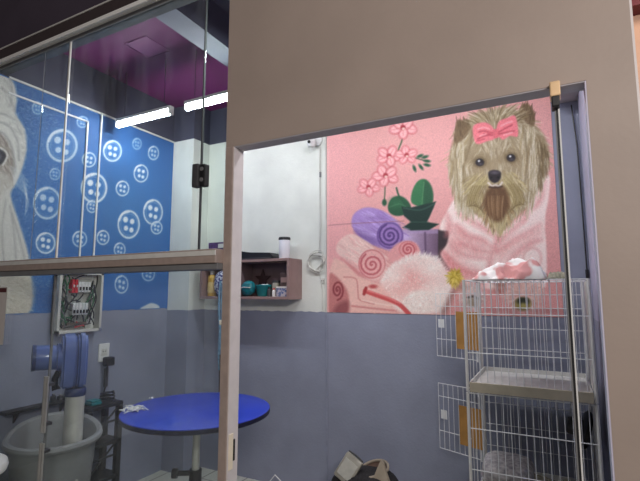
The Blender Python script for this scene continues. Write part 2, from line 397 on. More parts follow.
# ================================================================== PAINTINGS
def s2l(a):
    a = np.clip(a, 0, 255)/255.0
    return np.where(a <= .04045, a/12.92, ((a+.055)/1.055)**2.4)
def smooth_poly(pts, closed=True, n=6):
    P = np.array(pts, float); m = len(P); out = []
    rngi = range(m) if closed else range(m-1)
    for i in rngi:
        if closed: p0, p1, p2, p3 = P[i-1], P[i], P[(i+1) % m], P[(i+2) % m]
        else: p0, p1, p2, p3 = P[max(i-1, 0)], P[i], P[i+1], P[min(i+2, m-1)]
        for k in range(n):
            t = k/n
            out.append(.5*((2*p1)+(-p0+p2)*t+(2*p0-5*p1+4*p2-p3)*t*t+(-p0+3*p1-3*p2+p3)*t**3))
    if not closed: out.append(P[-1])
    return np.array(out)
class Canvas:
    def __init__(s, U, V, base):
        s.U, s.V = U, V; s.c = np.empty(U.shape+(3,)); s.c[:] = base
    def put(s, idx, a, col):
        if callable(col): col = col(s.U[idx], s.V[idx])
        else: col = np.array(col, float)
        a = a[:, None]; s.c[idx] = s.c[idx]*(1-a)+col*a
    def near(s, x0, x1, y0, y1):
        return np.nonzero((s.U > x0) & (s.U < x1) & (s.V > y0) & (s.V < y1))[0]
    def segd(s, u, v, P, closed):
        d = np.full(u.shape, 1e9); t_at = np.zeros(u.shape); m = len(P); n = m if closed else m-1
        for i in range(n):
            a, b = P[i], P[(i+1) % m]; ab = b-a; L2 = max(ab@ab, 1e-9)
            t = np.clip(((u-a[0])*ab[0]+(v-a[1])*ab[1])/L2, 0, 1)
            dd = np.hypot(u-a[0]-t*ab[0], v-a[1]-t*ab[1]); k = dd < d
            d[k] = dd[k]; t_at[k] = (i+t[k])/n
        return d, t_at
    def fill(s, pts, col, soft=.8, alpha=1.0, curve=True):
        P = smooth_poly(pts) if curve else np.array(pts, float)
        idx = s.near(P[:, 0].min()-soft*2, P[:, 0].max()+soft*2, P[:, 1].min()-soft*2, P[:, 1].max()+soft*2)
        if not len(idx): return
        u, v = s.U[idx], s.V[idx]; ins = np.zeros(u.shape, bool); m = len(P)
        for i in range(m):
            a, b = P[i], P[(i+1) % m]
            if a[1] == b[1]: continue
            k = (a[1] > v) != (b[1] > v)
            ins ^= k & (u < (b[0]-a[0])*(v-a[1])/(b[1]-a[1])+a[0])
        d, _ = s.segd(u, v, P, True); sd = np.where(ins, d, -d)
        s.put(idx, np.clip(sd/soft*.5+.5, 0, 1)*alpha, col)
    def ell(s, cx, cy, rx, ry, col, soft=.8, alpha=1.0, rot=0):
        R = max(rx, ry)+soft*2; idx = s.near(cx-R, cx+R, cy-R, cy+R)
        if not len(idx): return
        u, v = s.U[idx]-cx, s.V[idx]-cy; c, q = math.cos(rot), math.sin(rot)
        r = np.hypot((u*c+v*q)/rx, (-u*q+v*c)/ry); d = (1-r)*min(rx, ry)
        s.put(idx, np.clip(d/soft*.5+.5, 0, 1)*alpha, col)
    def ring(s, cx, cy, rx, ry, w, col, alpha=1.0, soft=.7, rot=0):
        R = max(rx, ry)+w+2; idx = s.near(cx-R, cx+R, cy-R, cy+R)
        if not len(idx): return
        u, v = s.U[idx]-cx, s.V[idx]-cy; c, q = math.cos(rot), math.sin(rot)
        r = np.hypot((u*c+v*q)/rx, (-u*q+v*c)/ry); d = w/2-np.abs(r-1)*(rx+ry)/2
        s.put(idx, np.clip(d/soft*.5+.5, 0, 1)*alpha, col)
    def line(s, pts, w, col, alpha=1.0, soft=.7, curve=True, taper=False):
        P = smooth_poly(pts, False, 5) if curve and len(pts) > 2 else np.array(pts, float)
        R = w+soft+1; idx = s.near(P[:, 0].min()-R, P[:, 0].max()+R, P[:, 1].min()-R, P[:, 1].max()+R)
        if not len(idx): return
        d, t = s.segd(s.U[idx], s.V[idx], P, False)
        ww = w/2*(np.sin(np.clip(t, .03, .97)*math.pi)**.6 if taper else 1)
        s.put(idx, np.clip((ww-d)/soft*.5+.5, 0, 1)*alpha, col)
    def spiral(s, cx, cy, r, turns, w, col, a0=0, alpha=1, asp=1.0):
        n = int(turns*14); s.line([(cx+r*(i/n)*math.cos(a0+i/n*turns*2*math.pi)*asp, cy+r*(i/n)*math.sin(a0+i/n*turns*2*math.pi)) for i in range(n+1)], w, col, alpha, curve=False)
    def hair(s, pts, direction, n, length, cols, w=.9, alpha=.7, jit=.25, sag=0.0):
        """strokes started at random points of the polygon, following direction(u, v)"""
        P = smooth_poly(pts); x0, y0 = P.min(0); x1, y1 = P.max(0); k = 0; tries = 0
        while k < n and tries < n*6:
            tries += 1
            u, v = rng.uniform(x0, x1), rng.uniform(y0, y1)
            a, b = P, np.roll(P, -1, 0); cr = ((a[:, 1] > v) != (b[:, 1] > v)); den = np.where(b[:, 1]-a[:, 1] == 0, 1e-9, b[:, 1]-a[:, 1])
            if np.count_nonzero(cr & (u < (b[:, 0]-a[:, 0])*(v-a[:, 1])/den+a[:, 0])) % 2 == 0: continue
            k += 1; pp = [(u, v)]; L = length*rng.uniform(.6, 1.3)
            for j in range(3):
                d = np.array(direction(*pp[-1]), float); d /= (np.hypot(*d)+1e-9); d += rng.normal(0, jit*.4, 2); d[1] += sag*j
                pp.append((pp[-1][0]+d[0]*L/3, pp[-1][1]+d[1]*L/3))
            c = np.array(cols[rng.integers(len(cols))], float)*rng.uniform(.92, 1.08)
            s.line(pp, w, c, alpha, .6, True, True)
def painting(name, P3, nu, nv, cv, m, label, cat):
    """grid of vertices P3 (nv, nu, 3) carrying the painted colours"""
    me = bpy.data.meshes.new(name); N = nu*nv
    me.vertices.add(N); co = P3.reshape(-1, 3).copy(); co[:, 2] += H; me.vertices.foreach_set('co', co.ravel())
    i = np.arange(N).reshape(nv, nu)
    q = np.stack([i[:-1, :-1], i[:-1, 1:], i[1:, 1:], i[1:, :-1]], -1).reshape(-1, 4)
    me.loops.add(len(q)*4); me.polygons.add(len(q))
    me.loops.foreach_set('vertex_index', q.ravel().astype(np.int32))
    me.polygons.foreach_set('loop_start', np.arange(0, len(q)*4, 4, dtype=np.int32))
    me.update(calc_edges=True)
    a = me.attributes.new('paint', 'FLOAT_COLOR', 'POINT')
    rgba = np.ones((N, 4), np.float32); rgba[:, :3] = s2l(cv.c.reshape(-1, 3)); a.data.foreach_set('color', rgba.ravel())
    me.materials.append(m); o = bpy.data.objects.new(name, me); C.objects.link(o)
    return tag(o, label, cat)

# ---------------------------------------------------- pink mural: the terrier in a bathrobe
nu, nv = 460, 420
xs = np.linspace(-1.577, .040, nu); zs = np.linspace(-.148, 1.37, nv)
X, Z = np.meshgrid(xs, zs); Yc = np.full_like(X, YB-.003)
U, V = proj_np(X, Yc, Z)
cv = Canvas(U.ravel(), V.ravel(), (230, 166, 164))
allp = np.arange(cv.U.size)
cv.put(allp, np.clip((cv.V-200)/130, 0, .8), (224, 156, 153))
cv.put(allp, np.clip((370-cv.U)/60, 0, .5), (240, 172, 176))
# orchid
def flower(cx, cy, r, rot=0, n=5, sq=.75):
    for k in range(n):
        a = rot+2*math.pi*k/n; px, py = cx+math.cos(a)*r*.6, cy+math.sin(a)*r*.55*sq
        cv.ell(px, py, r*.52, r*.40, (206, 96, 104), .9, .9, a)
        cv.ell(px+math.cos(a)*.2, py, r*.42, r*.30, (246, 186, 188), 1.2, 1, a)
        cv.line([(cx, cy), (px+math.cos(a)*r*.3, py+math.sin(a)*r*.2)], .8, (214, 110, 116), .6)
    cv.ell(cx, cy, r*.2, r*.2, (176, 52, 62), .8); cv.ell(cx+.5, cy+1.3, r*.13, r*.1, (240, 200, 190), .6)
G1, G2, G3 = (36, 84, 58), (52, 116, 74), (22, 50, 44)
cv.line([(403, 130), (402, 140), (399, 148), (396, 157), (388, 172), (382, 182)], 1.3, (66, 92, 60))
cv.line([(385, 178), (385, 190), (384.4, 200)], 1.0, (66, 92, 60)); cv.ell(384.4, 202.5, 2.3, 3.3, G1)
cv.line([(408, 157), (415, 158), (426, 161)], 1.0, (60, 82, 60))
for x, y, a in ((425, 157, -.3), (427, 161, .1), (427, 165, .2), (421, 167, .9), (414.5, 168.5, 1.2), (420, 156, -.4)): cv.ell(x, y, 3.4, 1.5, G1, .7, 1, a)
for f in ((403, 127.5, 13, .3), (389, 156, 12, .1), (406.5, 155, 10.5, .8), (385.5, 175.5, 12.5, .5), (368.5, 187, 10.5, .2)): flower(*f)
cv.fill([(412, 203), (412, 192), (417, 182), (424, 179), (430, 184), (433, 194), (432, 203), (424, 207)], G2)
cv.fill([(424, 206), (423, 190), (425, 180), (431, 186), (433, 196), (431, 204)], G1, 1.5, .9)
cv.line([(422, 204), (423, 192), (424, 182)], 1, (96, 150, 100), .7)
cv.fill([(388, 206), (392, 198), (400, 196), (407, 200), (411, 207), (408, 213), (398, 216), (390, 213)], G1)
cv.ell(397, 203, 7, 5, G2, 4, .6); cv.line([(390, 207), (400, 204), (409, 209)], .8, (90, 140, 96), .6)
cv.line([(396.5, 188), (399, 196), (405, 204)], 1.6, G1)
# purple planter and its dark foot
def grad(c0, c1, x0, x1):
    return lambda u, v: np.array(c0)+(np.array(c1)-np.array(c0))*np.clip((u-x0)/(x1-x0), 0, 1)[:, None]
cv.fill([(434, 230), (449, 229), (448, 243), (441, 254), (452, 271), (446, 270), (437, 256)], (62, 50, 56), 1, 1, False)
cv.fill([(402, 230), (438, 230), (438, 262), (402, 262)], grad((206, 180, 216), (110, 84, 108), 404, 440), .8, 1, False)
cv.fill([(402, 229), (438, 229), (438, 233.5), (402, 233.5)], (176, 150, 190), .8, .7, False)
cv.fill([(426, 232), (427, 262), (425, 262), (424, 232)], (86, 62, 92), .8, .7, False)
cv.fill([(401.5, 206.5), (411, 207.5), (436, 201.5), (433, 209), (429.5, 217), (427, 222), (439, 224), (429, 230), (411, 230.5), (402.5, 227.5), (411, 222), (404, 216)], G3, .8, 1, False)
cv.line([(404, 208), (420, 210), (434, 204)], 1.2, (58, 96, 84), .7); cv.line([(410, 222), (428, 222)], 1, (58, 96, 84), .6)
# purple rolled towel
pt = [(352, 226), (354, 214), (366, 207.5), (382, 210.5), (394, 219), (402.5, 231), (402, 241), (391, 248.5), (378, 246), (361, 237.5)]
cv.fill(pt, (170, 138, 202), 1.0)
cv.hair(pt, lambda u, v: (1, .55), 150, 12, [(192, 164, 220), (146, 112, 180), (204, 180, 228)], 1.2, .5)
cv.fill([(356, 230), (372, 238), (380, 245), (368, 243), (358, 237)], (112, 80, 146), 3, .7)
cv.ell(390, 235.5, 12.5, 12.5, (160, 126, 192), 1.2); cv.spiral(390, 235.5, 11.5, 2.6, 2.0, (92, 62, 128), .6); cv.ring(390, 235.5, 12.5, 12.5, 1.6, (100, 70, 138), .8)
# pink rolled towel
pk = [(336, 250), (340, 240), (353, 234), (372, 246), (384, 256), (386, 267), (379, 278), (369, 279.5), (354, 268), (341, 257)]
cv.fill(pk, (240, 200, 192), 1.0); cv.hair(pk, lambda u, v: (1, .7), 150, 10, [(248, 222, 214), (228, 168, 164), (250, 214, 206)], 1.2, .5)
cv.fill([(342, 258), (356, 266), (368, 277), (358, 276), (346, 266)], (206, 120, 122), 3, .6)
cv.ell(372, 264, 13, 14, (238, 178, 174), 1.4); cv.spiral(372, 264.5, 12, 2.5, 1.8, (198, 96, 104), 1.0); cv.ring(372, 264, 13, 14, 1.4, (206, 110, 116), .8)
# small roll behind
cv.fill([(388, 256), (394, 246), (404, 241), (416, 243), (420, 254), (408, 260), (394, 262)], (234, 164, 164), 1.2)
cv.spiral(408, 249.5, 7.5, 2.2, 1.5, (196, 88, 96), .3); cv.ring(408, 249.5, 8.5, 8, 1.2, (214, 120, 124), .8)
# stacked towels lower left, dark roll end
cv.fill([(329, 312), (329, 272), (334, 258), (344, 262), (358, 276), (372, 282), (392, 286), (396, 313)], (236, 188, 178), 1.2, 1, False)
cv.fill([(329, 313), (329, 276), (336, 276), (346, 288), (349, 300), (346, 313)], (196, 124, 122), 1.4, 1)
cv.spiral(337.5, 290, 10, 2.2, 1.8, (138, 58, 66), .3, 1, .62); cv.fill([(334, 313), (338, 304), (348, 301), (348, 313)], (138, 74, 78), 2.5, .8)
cv.line([(344, 277), (356, 279), (358, 293), (360, 300), (374, 304)], 1.3, (206, 128, 126), .8)
cv.line([(352, 306), (370, 308), (398, 311)], 2, (208, 128, 128), .8); cv.line([(362, 300), (380, 304), (398, 306)], 1.2, (246, 216, 208), .8)
# big white fluffy towel
bt = [(381, 284), (387, 272), (397, 262), (412, 255), (424, 254), (436, 258), (446, 270), (452, 284), (449, 298), (443, 308), (440, 313.5), (400, 312), (392, 296)]
cv.fill(bt, (246, 226, 218), 2.5)
cv.ell(414, 279, 24, 13, (236, 168, 164), 10, .9, -.2); cv.ell(400, 292, 12, 8, (238, 182, 176), 7, .7)
cv.ell(432, 268, 12, 9, (252, 238, 230), 8, .8); cv.ell(394, 276, 8, 7, (250, 232, 224), 6, .7); cv.ell(436, 294, 10, 10, (250, 234, 226), 8, .7)
cv.hair(bt, lambda u, v: (rng.normal(), rng.normal()), 500, 2.6, [(252, 242, 236), (248, 230, 222), (240, 204, 198)], .9, .4)
cv.hair([(382, 284), (388, 271), (398, 261), (413, 254), (425, 253), (437, 257), (447, 269), (452, 282), (440, 266), (424, 259), (410, 260), (394, 270)], lambda u, v: ((u-416), (v-290)), 160, 2.6, [(252, 240, 234)], .9, .5)
cv.fill([(441, 312), (446, 302), (452, 290), (458, 284), (452, 300), (446, 314)], (120, 92, 86), 3, .6)
# powder puff, brush
cv.ell(420, 301.5, 15.5, 11, (244, 226, 218), 2); cv.hair([(405, 302), (420, 291), (435, 302), (420, 312)], lambda u, v: (rng.normal(), rng.normal()), 120, 2.5, [(252, 242, 236), (236, 208, 200)], 1, .6)
cv.line([(365, 291), (376, 295), (390, 300), (400, 305), (409, 314)], 4.4, (206, 84, 86)); cv.line([(366, 290), (384, 296), (400, 303)], 1.2, (238, 150, 146), .8)
cv.ell(373, 286.5, 4.2, 2, (186, 72, 74), 1, .9); cv.line([(364, 294), (366, 288)], 3, (168, 54, 58), 1)
# bathrobe
rb = [(457, 197), (446, 213), (439.5, 229), (449, 232), (447, 244), (441, 254), (446, 263), (453, 273), (462, 281), (470, 287), (500, 289), (540, 288), (546, 282), (546.5, 250), (545, 222), (548, 200), (550, 178), (545, 176), (538, 190), (530, 206), (500, 232), (480, 217), (466, 208)]
cv.fill(rb, (253, 228, 222), 1.2)
cv.fill([(443, 254), (452, 250), (462, 262), (482, 274), (484, 288), (464, 282), (450, 270)], (228, 140, 140), 6, .6); cv.fill([(449, 232), (457, 224), (470, 236), (486, 246), (476, 250), (458, 246)], (230, 150, 150), 5, .5); cv.fill([(500, 244), (520, 238), (540, 228), (540, 236), (516, 248), (500, 262)], (230, 156, 154), 5, .5)
def fold(p, w=3.2, c=(218, 130, 132), a=.85): cv.line(p, w*1.5, c, a*.8, 3.6, True, True)
for p in ([(458, 213), (470, 220), (484, 228), (498, 238)], [(447, 214), (449, 226), (446, 236)], [(456, 226), (468, 236), (482, 240), (490, 246)], [(449, 243), (458, 252), (470, 256), (486, 258)],
          [(443, 252), (453, 264), (466, 272), (484, 274)], [(462, 244), (476, 250), (488, 252)], [(500, 234), (494, 248), (490, 262), (488, 276)], [(528, 208), (520, 222), (505, 236), (496, 250)],
          [(540, 224), (528, 232), (512, 240), (498, 252)], [(541, 240), (530, 244), (514, 256), (506, 268)], [(533, 196), (527, 210), (524, 222)], [(545, 182), (541, 198), (534, 208)]): fold(p)
for p in ([(456, 206), (470, 214), (486, 224), (499, 233)], [(500, 233), (512, 226), (526, 214), (534, 204)], [(546, 184), (545, 200), (538, 214)], [(500, 246), (514, 236), (530, 228), (544, 220)]): fold(p, 2.6, (252, 226, 220), .8)
cv.ring(532, 259, 9, 11, 2.2, (226, 164, 160), .6, 1.6, .2)
for p in ([(443, 254), (452, 268), (464, 278)], [(452, 240), (462, 248)]): fold(p, 4, (226, 120, 124), .55)
cv.hair(rb, lambda u, v: (.3, 1), 500, 4, [(250, 222, 216), (244, 208, 202), (250, 226, 220)], .8, .3)
cv.line([(476, 284), (488, 280), (500, 285), (520, 282), (543, 279), (546, 275)], 2.6, (112, 70, 66), .55, 1.5)
# terrier head
head = [(458, 128), (466, 121), (478, 114), (492, 110), (508, 108), (522, 113), (535, 125), (544, 135), (549, 150), (548, 164), (544, 177), (536, 194), (527, 207), (513, 220), (500, 231.5), (486, 220), (470, 212), (458, 205), (455, 193), (450, 180), (449, 160), (452, 146), (455, 136)]
earL = [(455, 142), (455.5, 130), (458.5, 121), (466, 122), (470, 128), (462, 140)]
earR = [(519, 114), (522, 107), (526.5, 104.2), (531, 108), (534, 118), (533, 126), (526, 122)]
cv.fill(head, (166, 148, 118), 1.6)
cv.fill(earL, (128, 104, 76), 1.2); cv.fill(earR, (112, 88, 62), 1.2)
cv.hair(earR, lambda u, v: (.3, -1), 40, 6, [(96, 74, 52), (142, 118, 88)], .9, .7); cv.hair(earL, lambda u, v: (-.3, 1), 40, 7, [(100, 80, 58), (160, 136, 104)], .9, .7)
flow = lambda u, v: ((u-496)*(.45 if v < 165 else -.12), 16) if v > 125 else ((u-496)*1.0, -6+abs(u-496)*.35)
cols_l = [(206, 194, 166), (188, 172, 140), (150, 130, 98), (222, 212, 190), (170, 150, 112)]
cols_d = [(112, 92, 62), (134, 114, 78), (96, 78, 54)]
cv.hair(head, flow, 700, 10, cols_l, 1.1, .55)
sideL = [(452, 146), (462, 138), (466, 160), (464, 190), (470, 210), (458, 204), (451, 182), (449, 162)]
sideR = [(520, 124), (534, 126), (546, 142), (548, 164), (540, 186), (530, 204), (524, 190), (522, 160)]
cv.fill([(452, 150), (457, 138), (460, 160), (457, 182), (451, 176)], (120, 98, 70), 3, .6)
cv.fill([(538, 134), (547, 150), (546, 166), (538, 178), (538, 150)], (124, 100, 68), 4, .55)
cv.hair(sideL, lambda u, v: (-.05, 1), 220, 13, cols_l+[(226, 216, 196)], 1.1, .6); cv.hair(sideR, lambda u, v: (-.05, 1), 300, 14, cols_l+[(226, 216, 196), (214, 204, 180)], 1.1, .6)
cv.hair([(538, 140), (548, 150), (546, 170), (538, 184)], lambda u, v: (.1, 1), 60, 12, cols_d, 1, .6)
for er, tip in ((earL, (-.1, -1)), (earR, (.15, -1))):
    cv.fill(er, (116, 92, 64), 1.5, .9); cv.hair(er, lambda u, v: tip, 60, 6, [(92, 72, 50), (140, 116, 84), (120, 96, 68)], .9, .7, .2)
cv.line([(467, 123), (472, 132), (470, 146), (466, 160)], 1.6, (110, 90, 62), .6, 1.5); cv.line([(520, 116), (523, 128), (526, 144), (527, 164), (525, 184)], 1.8, (112, 92, 62), .6, 1.5)
cv.line([(466, 150), (464, 170), (466, 190), (474, 206)], 1.6, (112, 92, 60), .5, 1.6)
# crown, brow, cheeks
cv.hair([(470, 122), (492, 110), (512, 109), (524, 118), (505, 128), (486, 128)], lambda u, v: ((u-495)*1.3, -14), 200, 9, cols_l+cols_d, 1, .65)
cv.fill([(486, 150), (488, 140), (496, 136), (504, 139), (506, 148), (498, 156), (492, 156)], (186, 170, 142), 3, .8)
cv.hair([(484, 152), (488, 139), (503, 138), (508, 150), (496, 160)], lambda u, v: ((u-496)*.4, -10), 110, 8, [(212, 200, 176), (170, 152, 122), (140, 120, 92)], 1, .65)
for ex in (480, 511): cv.ell(ex, 161 if ex < 500 else 157, 8.5, 6.5, (132, 112, 80), 4, .65)
muz = [(470, 178), (478, 172), (488, 172), (500, 171), (512, 170), (520, 176), (522, 192), (514, 210), (500, 228), (484, 214), (472, 200)]
cv.hair(muz, lambda u, v: ((u-495)*.55, 7+(v-172)*.6), 420, 10, [(200, 184, 138), (178, 160, 110), (150, 130, 84), (216, 204, 168)], 1.1, .6)
cv.fill([(488, 190), (492, 186), (500, 186), (506, 190), (508, 206), (502, 219), (495, 222), (487, 214), (484, 202)], (122, 88, 60), 3, .85)
cv.hair([(486, 192), (496, 187), (507, 192), (507, 212), (496, 222), (486, 212)], lambda u, v: ((u-496)*.4, 10), 110, 12, [(160, 122, 84), (96, 68, 46), (186, 152, 108)], 1, .6)
cv.line([(497, 192), (498, 204), (497, 214)], 2.2, (196, 164, 126), .7, 1.5); 
cv.hair([(486, 214), (500, 218), (508, 212), (500, 230)], lambda u, v: ((500-u)*.3, 10), 60, 8, [(184, 166, 120), (206, 190, 150)], 1, .7)
# dark mouth arch under the nose and the two lobes of the moustache hanging round it
cv.fill([(484, 203), (486, 193), (491, 187.5), (496, 186), (502, 187), (507, 192), (509, 203), (506, 214), (500, 221), (494, 221), (487, 213)], (98, 68, 44), 2.2, .8)
for k in range(9):
    cv.line([(488+k*1.9, 196), (488.5+k*1.7, 206), (490.5+k*1.4, 218)], 1.1, [(176, 138, 98), (132, 98, 66), (200, 164, 124)][k % 3], .65, .8, True, True)
for k in range(10):
    c = [(206, 190, 142), (168, 150, 102), (188, 172, 122), (140, 122, 80)][k % 4]
    cv.line([(488-k*.5, 182-k*.7), (481-k*1.0, 188), (477-k*1.1, 199+k*.3), (481-k*1.3, 213-k*.6)], 1.5, c, .7, .8, True, True)
    cv.line([(502+k*.5, 181-k*.7), (509+k*1.0, 187), (513.5+k*1.1, 198+k*.3), (509+k*1.3, 212-k*.6)], 1.5, c, .7, .8, True, True)
# hair parting strokes beside the muzzle
for k in range(7):
    cv.line([(486-k*2.2, 186), (480-k*2.2, 200+k), (484-k*1.5, 214-k*2)], .9, (112, 92, 58), .55); cv.line([(507+k*2.2, 184), (514+k*2.0, 198+k), (508+k*1.8, 214-k*2)], .9, (112, 92, 58), .5)
# eyes, nose, lip
for ex, ey in ((479.8, 162.4), (511, 157.8)):
    cv.ell(ex, ey, 5.8, 4.8, (100, 82, 58), 1.8, .9); cv.ell(ex, ey, 4.2, 3.7, (34, 28, 32), .8); cv.ell(ex+.6, ey+1.6, 2.2, 1.3, (92, 84, 96), 1, .7); cv.ell(ex-.8, ey-1.4, 1.1, 1.0, (236, 236, 240), .6)
cv.fill([(488.3, 173), (492, 170.3), (497.6, 170.3), (501, 173), (500, 179.5), (495, 183), (489.6, 180)], (40, 32, 38), .9)
cv.ell(494.5, 172.6, 4, 1.6, (104, 96, 108), 1.2, .8); cv.ell(491.3, 177.5, 1.3, 1.2, (12, 8, 12), .6); cv.ell(498.2, 177.3, 1.3, 1.2, (12, 8, 12), .6)
cv.line([(488.5, 183), (492, 185.8), (495.5, 185), (499, 186), (502, 182.5)], 1.8, (228, 218, 212), .9)
cv.line([(489, 187), (495.5, 187.6), (502, 186.5)], 1.6, (60, 40, 34), .8)
# bow
PK = (238, 128, 138)
cv.fill([(473, 127), (482, 122.5), (490, 124.5), (495, 132), (494, 139), (488, 141), (476, 143.5)], PK, .9); cv.fill([(496.5, 131), (499, 121.5), (507, 118), (515.5, 116.5), (518, 135.5), (510, 136), (502, 139.5)], PK, .9)
cv.fill([(492.5, 130.5), (498, 129.5), (499, 136.5), (494, 138)], (226, 108, 120), .8)
for p in ([(492, 133), (484, 131), (479, 132)], [(492, 135), (484, 136), (478, 139)], [(490, 134), (484, 134)], [(499, 132), (506, 128), (512, 125)], [(499, 134), (508, 132), (514, 131)]): cv.line(p, 1.5, (190, 66, 82), .8, .8)
for p in ([(478, 129), (484, 127.5), (489, 129)], [(501, 126), (507, 123), (512, 121.5)], [(480, 136), (486, 134)], [(504, 135), (512, 132.5)]): cv.line(p, 1.4, (250, 180, 184), .8, .8)
cv.line([(477, 141), (484, 139)], 1.2, (200, 80, 94), .8)
# tassel and paws
cv.fill([(449, 273), (455, 270), (461, 274), (460, 282), (455, 286), (450, 283)], (194, 166, 62), 1.6)
cv.hair([(449, 274), (456, 271), (461, 276), (458, 285), (451, 284)], lambda u, v: (u-455, v-276), 60, 4, [(206, 180, 70), (176, 146, 46), (226, 204, 110)], 1.2, .85)
cv.ell(472, 297, 12, 13.5, (220, 192, 186), 3); cv.hair([(461, 297), (472, 284), (483, 297), (472, 309)], lambda u, v: (u-472, v-297), 120, 5, [(236, 214, 208), (196, 162, 158)], 1, .6)
cv.ell(473, 302, 5.5, 4.5, (150, 136, 112), 1.6, .8); cv.line([(468, 297.5), (473, 296.5), (478, 298.5)], 2.0, (60, 52, 44), .9); 
cv.ell(524, 295, 19, 16, (222, 178, 168), 4); cv.hair([(506, 295), (524, 280), (541, 295), (524, 311)], lambda u, v: (u-524, v-295), 150, 6, [(240, 208, 198), (204, 150, 142)], 1, .55)
cv.ell(523, 304, 8.5, 6.5, (134, 124, 66), 1.6, .95); cv.ell(523, 301, 6.5, 3.6, (44, 48, 34), 1.2, .95); cv.ell(523, 306, 4, 3, (164, 154, 88), 1.5, .9)
cv.ell(500, 288, 6, 6, (150, 92, 80), 3, .6); cv.ell(461, 287, 5, 4, (160, 120, 100), 3, .6)
# plaster crack and paler stripe down the left edge
cv.line([(328, 225.5), (345, 224), (372, 222.5), (404, 221)], .8, (150, 92, 100), .6, .6)
cv.line([(328, 150), (327.8, 312)], 2.4, (240, 190, 190), .5)
cv.c *= rng.normal(1, .018, cv.c.shape[:1])[:, None]
P3 = np.stack([X, Yc, Z], -1)
paint_m = painted_mat('mural_paint')
painting('wall_mural', P3, nu, nv, cv, paint_m, 'pink mural on back wall, long-haired terrier in bathrobe with orchid and towels', 'mural')

# ---------------------------------------------------- blue mural: buttons and a towelled cat
nu, nv = 345, 440
ys = np.linspace(1.46, 2.937, nu); zs = np.linspace(-.13, 1.378, nv)
Yg, Z = np.meshgrid(ys, zs); Xc = np.full_like(Yg, XL+.003)
U, V = proj_np(Xc, Yg, Z)
cv = Canvas(U.ravel(), V.ravel(), (50, 102, 166))
allp = np.arange(cv.U.size)
cv.put(allp, np.clip(1-np.hypot((cv.U-125)/70, (cv.V-205)/70), 0, 1)*.6, (82, 134, 188))  # pool of tube-lamp light painted into the blue
cv.put(allp, np.clip((150-cv.V)/70, 0, .6), (36, 78, 134))  # shade along the wall top painted in as darker blue
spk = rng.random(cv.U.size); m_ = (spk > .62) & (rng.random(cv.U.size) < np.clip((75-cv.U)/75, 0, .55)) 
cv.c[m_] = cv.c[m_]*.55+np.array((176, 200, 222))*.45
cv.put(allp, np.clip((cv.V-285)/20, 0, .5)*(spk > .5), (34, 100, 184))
W = (206, 222, 236)
for cx, cy, rx, ry, a in [(62, 145.6, 14.5, 15.5, .75), (37.5, 108, 5, 6, .5), (82.5, 122, 5.3, 5.3, .55), (89, 159.7, 6.5, 7, .85), (112.5, 151, 8.7, 10, .95), (47, 203, 13, 15.3, .7), (45.6, 243, 9.2, 10, 1), (79.7, 239, 6.8, 7.6, .8),
                       (103, 237.5, 5.8, 6.8, .9), (94, 188, 12.3, 14.2, 1), (92, 206.5, 5, 5.8, .8), (119.7, 249.7, 5.3, 6.6, .8), (55, 174, 5, 5.5, .5), (137, 143.8, 4.2, 5.3, .45), (153.5, 153, 5, 6.5, .75), (141, 173.4, 6.8, 8.4, 1), (122.5, 188.4, 6.2, 7.2, .95),
                       (128.7, 224.4, 10.4, 13.4, 1), (153, 212, 9.2, 12, 1), (156.6, 227.7, 5.3, 6, .85), (148.4, 274, 6, 6.6, .7), (121.5, 284.4, 6.3, 8.5, .8)]:
    cv.ell(cx, cy, rx*.95, ry*.95, (72, 128, 194), rx*.5, .6); cv.ring(cx, cy, rx, ry, max(1.25, rx*.18), W, min(1, a*1.1))
    if rx > 8: cv.ring(cx+.4, cy+.3, rx*.80, ry*.80, .7, W, a*.35)
    cv.line([(cx-rx*.9, cy-ry*.3), (cx-rx*.6, cy-ry*.75), (cx, cy-ry*.95)], max(1.2, rx*.2), (232, 240, 246), a*.8)
    for dx, dy, q in ((-.30, -.36, 1.1), (.34, -.22, 1), (-.26, .28, .95), (.26, .42, .95)):
        cv.ell(cx+dx*rx, cy+dy*ry, rx*.215*q, ry*.20*q, (226, 236, 244), .7, a)
# cat with a towel turban
tow = [(-8, 72), (8, 76), (15, 86), (17, 100), (15.5, 113), (24, 128), (26.5, 147), (23, 166), (15.5, 184), (11, 193), (13, 204), (19, 222), (29, 256), (31, 280), (28, 313), (-8, 313)]
cv.fill(tow, (206, 204, 198), 1.6)
face = [(-8, 132), (2, 134), (9, 144), (14, 158), (16, 174), (10, 186), (2, 190), (-8, 192)]
cv.fill(face, (158, 148, 138), 3)
cv.hair(face, lambda u, v: (.45, .9), 130, 6, [(192, 184, 174), (126, 114, 106), (216, 210, 202), (104, 92, 86)], 1, .6)
cv.fill([(-8, 172), (4, 172), (13, 180), (8, 190), (-8, 194)], (206, 200, 192), 4, .7)
cv.fill([(-6, 150), (1, 150), (6, 155), (2.5, 163), (-6, 166)], (52, 50, 60), 1.2); cv.line([(-3, 147.5), (3, 149), (7.5, 155.5), (3, 165)], 1.7, (226, 222, 216), .9); cv.ell(-1, 157, 2, 3, (120, 116, 132), 1, .8)
